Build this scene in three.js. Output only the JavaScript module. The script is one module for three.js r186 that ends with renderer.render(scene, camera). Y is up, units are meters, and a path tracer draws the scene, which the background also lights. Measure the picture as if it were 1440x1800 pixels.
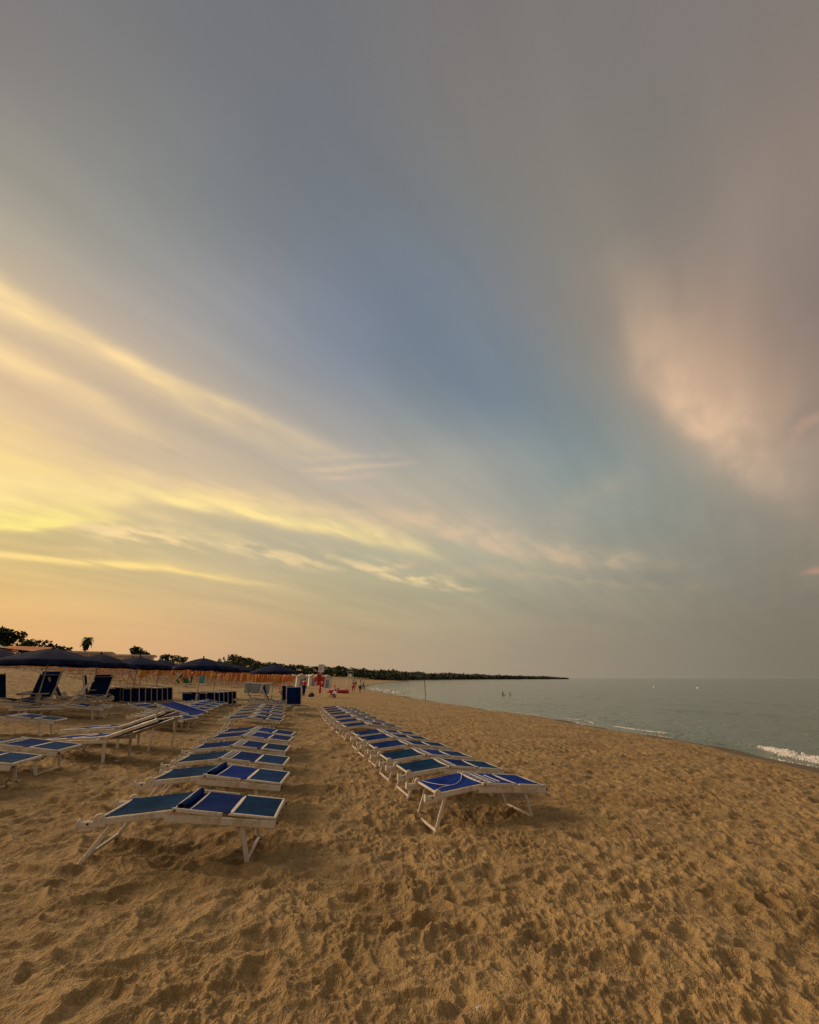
import * as THREE from 'three';
import { mergeGeometries } from 'three/addons/utils/BufferGeometryUtils.js';

// ---------------------------------------------------------------- camera, exposure, sun
const scene = new THREE.Scene();
const camera = new THREE.PerspectiveCamera(102.68, 819 / 1024, 0.05, 40000);
camera.position.set(0, 1.8, 0);
camera.rotation.order = 'YXZ';
camera.rotation.x = Math.atan(292 / 720);
scene.add(camera);

const renderer = new THREE.WebGLRenderer({ antialias: true });
renderer.toneMapping = THREE.LinearToneMapping;
renderer.toneMappingExposure = 1.0;
renderer.shadowMap.enabled = true;
renderer.shadowMap.type = THREE.PCFSoftShadowMap;

const RAD = Math.PI / 180;
const SUN_AZ = -72 * RAD, SUN_EL = 28 * RAD;
const sunDir = new THREE.Vector3(Math.sin(SUN_AZ) * Math.cos(SUN_EL), Math.sin(SUN_EL), -Math.cos(SUN_AZ) * Math.cos(SUN_EL));
const sun = new THREE.DirectionalLight(new THREE.Color().setRGB(1.0, 0.73, 0.49), 2.2);
sun.position.copy(sunDir).multiplyScalar(120);
sun.castShadow = true;
sun.shadow.radius = 58;
sun.shadow.mapSize.set(2048, 2048);
sun.shadow.camera.left = -60; sun.shadow.camera.right = 60; sun.shadow.camera.top = 60; sun.shadow.camera.bottom = -60;
sun.shadow.camera.near = 1; sun.shadow.camera.far = 400;
sun.name = 'evening_sun';
scene.add(sun); scene.add(sun.target);

// ---------------------------------------------------------------- noise
function rng(seed) { let a = seed >>> 0; return () => { a = (a + 0x6D2B79F5) >>> 0; let t = a; t = Math.imul(t ^ (t >>> 15), t | 1); t ^= t + Math.imul(t ^ (t >>> 7), t | 61); return ((t ^ (t >>> 14)) >>> 0) / 4294967296; }; }
const PERM = new Uint8Array(512), GX = new Float32Array(256), GY = new Float32Array(256);
{ const r = rng(77); const p = [...Array(256).keys()]; for (let i = 255; i > 0; i--) { const j = Math.floor(r() * (i + 1)); [p[i], p[j]] = [p[j], p[i]]; }
  for (let i = 0; i < 512; i++) PERM[i] = p[i & 255];
  for (let i = 0; i < 256; i++) { const a = r() * Math.PI * 2; GX[i] = Math.cos(a); GY[i] = Math.sin(a); } }
function noise(x, y) {                                    // gradient noise, about -1 .. 1
  const xi = Math.floor(x), yi = Math.floor(y), fx = x - xi, fy = y - yi, X = xi & 255, Y = yi & 255;
  const u = fx * fx * fx * (fx * (fx * 6 - 15) + 10), v = fy * fy * fy * (fy * (fy * 6 - 15) + 10);
  const a = PERM[PERM[X] + Y], b = PERM[PERM[X + 1] + Y], c = PERM[PERM[X] + Y + 1], d = PERM[PERM[X + 1] + Y + 1];
  const n0 = GX[a] * fx + GY[a] * fy, n1 = GX[b] * (fx - 1) + GY[b] * fy, n2 = GX[c] * fx + GY[c] * (fy - 1), n3 = GX[d] * (fx - 1) + GY[d] * (fy - 1);
  return 1.42 * ((n0 + (n1 - n0) * u) * (1 - v) + (n2 + (n3 - n2) * u) * v);
}
function fbm(x, y, o = 4) { let s = 0, a = 0.5; for (let i = 0; i < o; i++) { s += a * noise(x, y); x = x * 2.03 + 17.1; y = y * 2.03 - 9.7; a *= 0.5; } return s; }
const clamp = (v, a = 0, b = 1) => Math.min(b, Math.max(a, v));
const smooth = (a, b, v) => { const t = clamp((v - a) / (b - a)); return t * t * (3 - 2 * t); };
const mixn = (a, b, t) => a + (b - a) * t;
const toLin = (c) => { c /= 255; return c <= 0.04045 ? c / 12.92 : Math.pow((c + 0.055) / 1.055, 2.4); };

// ---------------------------------------------------------------- sky: evening air and cirrus, computed over the whole dome
// Air colours: direction (x, y, z) and sRGB colour. Cloud bands: colour, density, points on the cloud sheet with the fade towards the zenith, the fade towards the horizon and the density there.
const SKY_SAMPLES = [[-0.608, 0.767, -0.203, 119, 117, 119], [-0.568, 0.796, -0.21, 120, 118, 119], [-0.523, 0.824, -0.218, 121, 118, 120], [-0.473, 0.852, -0.225, 119, 118, 120],
  [-0.418, 0.878, -0.232, 117, 117, 120], [-0.358, 0.903, -0.238, 116, 116, 120], [-0.293, 0.924, -0.244, 114, 115, 120], [-0.224, 0.942, -0.249, 112, 114, 120],
  [-0.152, 0.956, -0.252, 114, 115, 119], [-0.076, 0.964, -0.255, 117, 116, 119], [0.0, 0.967, -0.255, 120, 117, 118], [0.076, 0.964, -0.255, 120, 117, 117],
  [0.152, 0.956, -0.252, 123, 119, 118], [0.224, 0.942, -0.249, 126, 121, 119], [0.293, 0.924, -0.244, 126, 120, 118], [0.358, 0.903, -0.238, 127, 120, 117],
  [0.418, 0.878, -0.232, 127, 120, 116], [0.473, 0.852, -0.225, 128, 120, 115], [0.523, 0.824, -0.218, 128, 119, 114], [0.568, 0.796, -0.21, 128, 119, 114],
  [0.608, 0.767, -0.203, 128, 119, 114], [-0.639, 0.729, -0.244, 130, 127, 125], [-0.599, 0.759, -0.254, 129, 126, 124], [-0.554, 0.789, -0.265, 129, 125, 123],
  [-0.503, 0.819, -0.275, 126, 124, 123], [-0.446, 0.848, -0.284, 124, 122, 122], [-0.384, 0.876, -0.293, 121, 121, 122], [-0.316, 0.9, -0.301, 117, 119, 122],
  [-0.242, 0.92, -0.308, 115, 117, 123], [-0.164, 0.935, -0.313, 115, 117, 123], [-0.083, 0.945, -0.317, 118, 119, 121], [0.0, 0.948, -0.318, 123, 120, 119],
  [0.083, 0.945, -0.317, 123, 120, 118], [0.164, 0.935, -0.313, 126, 122, 119], [0.242, 0.92, -0.308, 129, 123, 120], [0.316, 0.9, -0.301, 130, 123, 120],
  [0.384, 0.876, -0.293, 131, 123, 119], [0.446, 0.848, -0.284, 132, 123, 118], [0.503, 0.819, -0.275, 133, 123, 117], [0.554, 0.789, -0.265, 134, 123, 116],
  [0.599, 0.759, -0.254, 134, 123, 116], [0.639, 0.729, -0.244, 134, 123, 116], [-0.676, 0.675, -0.297, 152, 147, 137], [-0.636, 0.706, -0.311, 151, 146, 136],
  [-0.591, 0.738, -0.325, 150, 145, 136], [-0.54, 0.771, -0.339, 143, 140, 134], [-0.482, 0.802, -0.353, 136, 135, 132], [-0.416, 0.832, -0.366, 129, 130, 130],
  [-0.344, 0.86, -0.378, 123, 125, 128], [-0.265, 0.883, -0.388, 118, 121, 127], [-0.18, 0.9, -0.396, 114, 119, 127], [-0.091, 0.912, -0.401, 116, 119, 126],
  [0.0, 0.915, -0.402, 123, 121, 120], [0.091, 0.912, -0.401, 126, 123, 119], [0.18, 0.9, -0.396, 130, 126, 120], [0.265, 0.883, -0.388, 131, 126, 120],
  [0.344, 0.86, -0.378, 129, 123, 117], [0.416, 0.832, -0.366, 127, 122, 116], [0.482, 0.802, -0.353, 133, 125, 117], [0.54, 0.771, -0.339, 140, 128, 119],
  [0.591, 0.738, -0.325, 143, 129, 119], [0.636, 0.706, -0.311, 140, 128, 118], [0.676, 0.675, -0.297, 138, 126, 118], [-0.705, 0.62, -0.344, 165, 159, 144],
  [-0.667, 0.651, -0.362, 164, 158, 144], [-0.623, 0.684, -0.38, 163, 157, 143], [-0.572, 0.717, -0.399, 155, 151, 141], [-0.513, 0.75, -0.417, 145, 144, 138],
  [-0.445, 0.783, -0.435, 136, 138, 136], [-0.37, 0.812, -0.451, 128, 131, 133], [-0.286, 0.837, -0.466, 121, 126, 131], [-0.195, 0.857, -0.477, 116, 122, 129],
  [-0.099, 0.87, -0.484, 115, 122, 129], [0.0, 0.874, -0.486, 117, 122, 128], [0.099, 0.87, -0.484, 124, 124, 123], [0.195, 0.857, -0.477, 132, 128, 121],
  [0.286, 0.837, -0.466, 137, 131, 122], [0.37, 0.812, -0.451, 135, 128, 120], [0.445, 0.783, -0.435, 134, 127, 119], [0.513, 0.75, -0.417, 140, 129, 120],
  [0.572, 0.717, -0.399, 152, 135, 123], [0.623, 0.684, -0.38, 141, 128, 119], [0.667, 0.651, -0.362, 138, 126, 118], [0.705, 0.62, -0.344, 136, 124, 117],
  [-0.731, 0.561, -0.39, 183, 171, 150], [-0.694, 0.592, -0.411, 179, 169, 149], [-0.65, 0.624, -0.433, 175, 166, 149], [-0.599, 0.657, -0.457, 167, 161, 148],
  [-0.54, 0.691, -0.48, 158, 156, 146], [-0.472, 0.724, -0.503, 149, 150, 145], [-0.393, 0.755, -0.525, 140, 143, 142], [-0.306, 0.782, -0.543, 132, 137, 140],
  [-0.209, 0.803, -0.558, 124, 131, 138], [-0.106, 0.817, -0.567, 119, 127, 136], [0.0, 0.821, -0.571, 117, 126, 135], [0.106, 0.817, -0.567, 119, 127, 133],
  [0.209, 0.803, -0.558, 128, 130, 128], [0.306, 0.782, -0.543, 139, 134, 125], [0.393, 0.755, -0.525, 143, 135, 123], [0.472, 0.724, -0.503, 138, 130, 122],
  [0.54, 0.691, -0.48, 149, 135, 124], [0.599, 0.657, -0.457, 149, 134, 123], [0.65, 0.624, -0.433, 136, 124, 117], [0.694, 0.592, -0.411, 135, 124, 117],
  [0.731, 0.561, -0.39, 134, 123, 116], [-0.749, 0.507, -0.427, 217, 190, 156], [-0.713, 0.536, -0.452, 214, 187, 155], [-0.671, 0.567, -0.478, 211, 184, 154],
  [-0.62, 0.6, -0.505, 193, 174, 154], [-0.561, 0.633, -0.533, 174, 164, 155], [-0.492, 0.666, -0.561, 164, 159, 155], [-0.412, 0.697, -0.587, 158, 155, 155],
  [-0.321, 0.724, -0.61, 149, 150, 156], [-0.22, 0.746, -0.628, 138, 144, 155], [-0.112, 0.76, -0.64, 127, 136, 153], [0.0, 0.765, -0.644, 119, 130, 144],
  [0.112, 0.76, -0.64, 119, 129, 142], [0.22, 0.746, -0.628, 129, 131, 134], [0.321, 0.724, -0.61, 140, 133, 125], [0.412, 0.697, -0.587, 147, 135, 122],
  [0.492, 0.666, -0.561, 158, 139, 124], [0.561, 0.633, -0.533, 161, 139, 125], [0.62, 0.6, -0.505, 149, 131, 120], [0.671, 0.567, -0.478, 132, 119, 112],
  [0.713, 0.536, -0.452, 131, 118, 111], [0.749, 0.507, -0.427, 130, 117, 110], [-0.763, 0.455, -0.46, 224, 194, 154], [-0.728, 0.482, -0.487, 221, 192, 154],
  [-0.686, 0.512, -0.517, 218, 190, 155], [-0.637, 0.542, -0.548, 210, 186, 155], [-0.578, 0.574, -0.58, 196, 177, 155], [-0.508, 0.606, -0.612, 176, 166, 155],
  [-0.427, 0.636, -0.643, 158, 156, 155], [-0.334, 0.663, -0.67, 147, 150, 155], [-0.23, 0.685, -0.692, 137, 144, 155], [-0.117, 0.698, -0.706, 128, 138, 153],
  [0.0, 0.703, -0.711, 120, 131, 144], [0.117, 0.698, -0.706, 118, 131, 144], [0.23, 0.685, -0.692, 120, 132, 142], [0.334, 0.663, -0.67, 135, 135, 130],
  [0.427, 0.636, -0.643, 150, 139, 125], [0.508, 0.606, -0.612, 175, 152, 133], [0.578, 0.574, -0.58, 177, 152, 132], [0.637, 0.542, -0.548, 154, 135, 122],
  [0.686, 0.512, -0.517, 136, 122, 114], [0.728, 0.482, -0.487, 134, 120, 112], [0.763, 0.455, -0.46, 132, 118, 110], [-0.773, 0.406, -0.488, 226, 195, 152],
  [-0.739, 0.431, -0.518, 224, 194, 153], [-0.698, 0.459, -0.551, 221, 192, 155], [-0.649, 0.487, -0.585, 219, 191, 155], [-0.59, 0.517, -0.621, 217, 190, 156],
  [-0.52, 0.547, -0.656, 208, 185, 156], [-0.438, 0.575, -0.691, 190, 175, 156], [-0.343, 0.601, -0.722, 159, 158, 156], [-0.237, 0.622, -0.747, 146, 150, 156],
  [-0.121, 0.635, -0.763, 135, 143, 155], [0.0, 0.64, -0.768, 123, 135, 146], [0.121, 0.635, -0.763, 116, 131, 145], [0.237, 0.622, -0.747, 116, 132, 145],
  [0.343, 0.601, -0.722, 129, 137, 136], [0.438, 0.575, -0.691, 139, 137, 129], [0.52, 0.547, -0.656, 195, 164, 138], [0.59, 0.517, -0.621, 197, 165, 138],
  [0.649, 0.487, -0.585, 170, 145, 128], [0.698, 0.459, -0.551, 145, 128, 117], [0.739, 0.431, -0.518, 140, 124, 114], [0.773, 0.406, -0.488, 134, 120, 110],
  [-0.78, 0.355, -0.515, 228, 194, 148], [-0.747, 0.378, -0.547, 225, 194, 152], [-0.706, 0.402, -0.583, 222, 193, 155], [-0.658, 0.428, -0.62, 217, 190, 157],
  [-0.599, 0.455, -0.659, 211, 186, 157], [-0.529, 0.482, -0.698, 205, 183, 157], [-0.446, 0.508, -0.737, 198, 180, 157], [-0.35, 0.532, -0.771, 189, 175, 157],
  [-0.242, 0.551, -0.799, 172, 166, 157], [-0.124, 0.564, -0.817, 155, 156, 157], [0.0, 0.568, -0.823, 140, 147, 148], [0.124, 0.564, -0.817, 126, 138, 146],
  [0.242, 0.551, -0.799, 117, 133, 146], [0.35, 0.532, -0.771, 121, 135, 142], [0.446, 0.508, -0.737, 128, 136, 134], [0.529, 0.482, -0.698, 147, 141, 130],
  [0.599, 0.455, -0.659, 207, 172, 142], [0.658, 0.428, -0.62, 183, 156, 133], [0.706, 0.402, -0.583, 149, 132, 119], [0.747, 0.378, -0.547, 142, 127, 115],
  [0.78, 0.355, -0.515, 136, 121, 110], [-0.785, 0.31, -0.537, 246, 210, 146], [-0.751, 0.33, -0.571, 242, 208, 151], [-0.711, 0.351, -0.609, 239, 206, 155],
  [-0.663, 0.374, -0.648, 229, 200, 158], [-0.605, 0.398, -0.69, 218, 193, 160], [-0.535, 0.422, -0.732, 209, 188, 161], [-0.452, 0.446, -0.773, 202, 184, 161],
  [-0.355, 0.467, -0.81, 196, 181, 161], [-0.245, 0.484, -0.84, 185, 175, 161], [-0.126, 0.496, -0.859, 176, 170, 162], [0.0, 0.5, -0.866, 168, 165, 156],
  [0.126, 0.496, -0.859, 165, 163, 154], [0.245, 0.484, -0.84, 154, 158, 152], [0.355, 0.467, -0.81, 137, 150, 151], [0.452, 0.446, -0.773, 137, 148, 144],
  [0.535, 0.422, -0.732, 138, 145, 139], [0.605, 0.398, -0.69, 163, 153, 138], [0.663, 0.374, -0.648, 185, 161, 139], [0.711, 0.351, -0.609, 164, 146, 130],
  [0.751, 0.33, -0.571, 155, 139, 125], [0.785, 0.31, -0.537, 147, 132, 119], [-0.787, 0.255, -0.561, 252, 214, 140], [-0.754, 0.272, -0.598, 249, 213, 145],
  [-0.715, 0.29, -0.637, 246, 212, 149], [-0.666, 0.309, -0.679, 238, 207, 153], [-0.608, 0.329, -0.723, 229, 201, 156], [-0.538, 0.349, -0.767, 221, 196, 157],
  [-0.455, 0.369, -0.811, 216, 193, 159], [-0.358, 0.387, -0.85, 213, 191, 159], [-0.247, 0.401, -0.882, 207, 188, 161], [-0.127, 0.411, -0.903, 197, 182, 162],
  [0.0, 0.414, -0.91, 182, 173, 154], [0.127, 0.411, -0.903, 171, 167, 154], [0.247, 0.401, -0.882, 158, 159, 151], [0.358, 0.387, -0.85, 146, 154, 149],
  [0.455, 0.369, -0.811, 143, 151, 143], [0.538, 0.349, -0.767, 141, 146, 137], [0.608, 0.329, -0.723, 145, 143, 132], [0.666, 0.309, -0.679, 156, 145, 129],
  [0.715, 0.29, -0.637, 158, 143, 127], [0.754, 0.272, -0.598, 151, 137, 122], [0.787, 0.255, -0.561, 145, 131, 117], [-0.787, 0.208, -0.581, 204, 186, 128],
  [-0.754, 0.221, -0.618, 200, 184, 129], [-0.715, 0.236, -0.659, 197, 182, 130], [-0.666, 0.251, -0.702, 195, 182, 132], [-0.608, 0.267, -0.747, 194, 182, 136],
  [-0.538, 0.284, -0.794, 194, 182, 142], [-0.455, 0.3, -0.839, 192, 181, 146], [-0.358, 0.315, -0.879, 189, 179, 149], [-0.247, 0.326, -0.912, 189, 177, 150],
  [-0.127, 0.334, -0.934, 189, 177, 152], [0.0, 0.337, -0.942, 188, 176, 152], [0.127, 0.334, -0.934, 178, 170, 152], [0.247, 0.326, -0.912, 167, 163, 149],
  [0.358, 0.315, -0.879, 158, 157, 144], [0.455, 0.3, -0.839, 150, 151, 139], [0.538, 0.284, -0.794, 142, 143, 134], [0.608, 0.267, -0.747, 138, 139, 127],
  [0.666, 0.251, -0.702, 140, 136, 122], [0.715, 0.236, -0.659, 144, 133, 119], [0.754, 0.221, -0.618, 141, 130, 116], [0.787, 0.208, -0.581, 139, 127, 113],
  [-0.785, 0.16, -0.598, 223, 189, 124], [-0.752, 0.17, -0.637, 221, 189, 126], [-0.712, 0.181, -0.678, 219, 190, 128], [-0.664, 0.193, -0.723, 216, 189, 132],
  [-0.605, 0.205, -0.769, 212, 189, 137], [-0.535, 0.218, -0.816, 207, 188, 140], [-0.452, 0.23, -0.862, 200, 184, 144], [-0.356, 0.241, -0.903, 192, 179, 148],
  [-0.246, 0.25, -0.937, 183, 176, 145], [-0.126, 0.256, -0.958, 180, 175, 147], [0.0, 0.258, -0.966, 177, 173, 148], [0.126, 0.256, -0.958, 173, 169, 147],
  [0.246, 0.25, -0.937, 167, 163, 143], [0.356, 0.241, -0.903, 161, 157, 140], [0.452, 0.23, -0.862, 152, 149, 134], [0.535, 0.218, -0.816, 143, 140, 126],
  [0.605, 0.205, -0.769, 138, 135, 121], [0.664, 0.193, -0.723, 137, 131, 116], [0.712, 0.181, -0.678, 137, 128, 113], [0.752, 0.17, -0.637, 134, 125, 110],
  [0.785, 0.16, -0.598, 131, 122, 107], [-0.781, 0.112, -0.614, 235, 191, 120], [-0.748, 0.119, -0.653, 234, 192, 123], [-0.707, 0.126, -0.695, 233, 193, 126],
  [-0.659, 0.135, -0.74, 229, 192, 128], [-0.6, 0.143, -0.787, 224, 191, 130], [-0.53, 0.152, -0.834, 219, 188, 133], [-0.447, 0.16, -0.88, 212, 184, 134],
  [-0.351, 0.168, -0.921, 204, 179, 135], [-0.243, 0.174, -0.954, 192, 175, 132], [-0.124, 0.178, -0.976, 185, 173, 134], [0.0, 0.179, -0.984, 177, 168, 135],
  [0.124, 0.178, -0.976, 170, 163, 135], [0.243, 0.174, -0.954, 163, 157, 134], [0.351, 0.168, -0.921, 155, 149, 129], [0.447, 0.16, -0.88, 148, 142, 124],
  [0.53, 0.152, -0.834, 141, 136, 120], [0.6, 0.143, -0.787, 137, 131, 116], [0.659, 0.135, -0.74, 133, 126, 112], [0.707, 0.126, -0.695, 130, 122, 108],
  [0.748, 0.119, -0.653, 128, 120, 105], [0.781, 0.112, -0.614, 127, 118, 103], [-0.775, 0.064, -0.629, 241, 185, 118], [-0.741, 0.068, -0.668, 240, 185, 120],
  [-0.7, 0.072, -0.71, 238, 185, 123], [-0.651, 0.077, -0.755, 234, 184, 125], [-0.593, 0.082, -0.801, 230, 183, 126], [-0.523, 0.086, -0.848, 224, 180, 128],
  [-0.44, 0.091, -0.893, 216, 177, 130], [-0.345, 0.095, -0.934, 208, 173, 131], [-0.238, 0.098, -0.966, 195, 168, 127], [-0.122, 0.101, -0.987, 187, 164, 128],
  [0.0, 0.101, -0.995, 179, 160, 129], [0.122, 0.101, -0.987, 171, 156, 128], [0.238, 0.098, -0.966, 163, 150, 126], [0.345, 0.095, -0.934, 155, 143, 122],
  [0.44, 0.091, -0.893, 147, 137, 118], [0.523, 0.086, -0.848, 140, 131, 115], [0.593, 0.082, -0.801, 134, 126, 110], [0.651, 0.077, -0.755, 128, 121, 106],
  [0.7, 0.072, -0.71, 124, 118, 103], [0.741, 0.068, -0.668, 122, 116, 101], [0.775, 0.064, -0.629, 121, 114, 99], [-0.768, 0.021, -0.64, 232, 174, 117],
  [-0.734, 0.022, -0.679, 231, 174, 118], [-0.692, 0.024, -0.721, 230, 174, 119], [-0.643, 0.025, -0.766, 226, 173, 121], [-0.584, 0.026, -0.811, 221, 172, 123],
  [-0.514, 0.028, -0.857, 215, 170, 125], [-0.432, 0.029, -0.901, 207, 167, 126], [-0.339, 0.031, -0.94, 199, 164, 126], [-0.233, 0.032, -0.972, 189, 159, 125],
  [-0.119, 0.032, -0.992, 181, 155, 126], [0.0, 0.033, -0.999, 175, 154, 127], [0.119, 0.032, -0.992, 167, 150, 126], [0.233, 0.032, -0.972, 158, 144, 122],
  [0.339, 0.031, -0.94, 151, 138, 119], [0.432, 0.029, -0.901, 144, 133, 116], [0.514, 0.028, -0.857, 138, 129, 114], [0.584, 0.026, -0.811, 131, 123, 108],
  [0.643, 0.025, -0.766, 125, 118, 103], [0.692, 0.024, -0.721, 121, 115, 100], [0.734, 0.022, -0.679, 119, 113, 98], [0.768, 0.021, -0.64, 117, 111, 97],
  [-0.763, -0.006, -0.647, 228, 168, 116], [-0.728, -0.007, -0.686, 227, 168, 117], [-0.686, -0.007, -0.727, 226, 168, 118], [-0.637, -0.007, -0.771, 222, 168, 120],
  [-0.578, -0.008, -0.816, 218, 168, 122], [-0.508, -0.008, -0.861, 212, 166, 125], [-0.427, -0.009, -0.904, 204, 163, 126], [-0.334, -0.009, -0.943, 195, 160, 125],
  [-0.23, -0.009, -0.973, 185, 156, 124], [-0.117, -0.009, -0.993, 178, 152, 125], [0.0, -0.01, -1.0, 172, 151, 125], [0.117, -0.009, -0.993, 165, 147, 124],
  [0.23, -0.009, -0.973, 156, 142, 121], [0.334, -0.009, -0.943, 150, 137, 118], [0.427, -0.009, -0.904, 144, 132, 116], [0.508, -0.008, -0.861, 138, 129, 114],
  [0.578, -0.008, -0.816, 131, 123, 108], [0.637, -0.007, -0.771, 124, 117, 103], [0.686, -0.007, -0.727, 120, 114, 100], [0.728, -0.007, -0.686, 118, 112, 98],
  [0.763, -0.006, -0.647, 116, 110, 97]];
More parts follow.
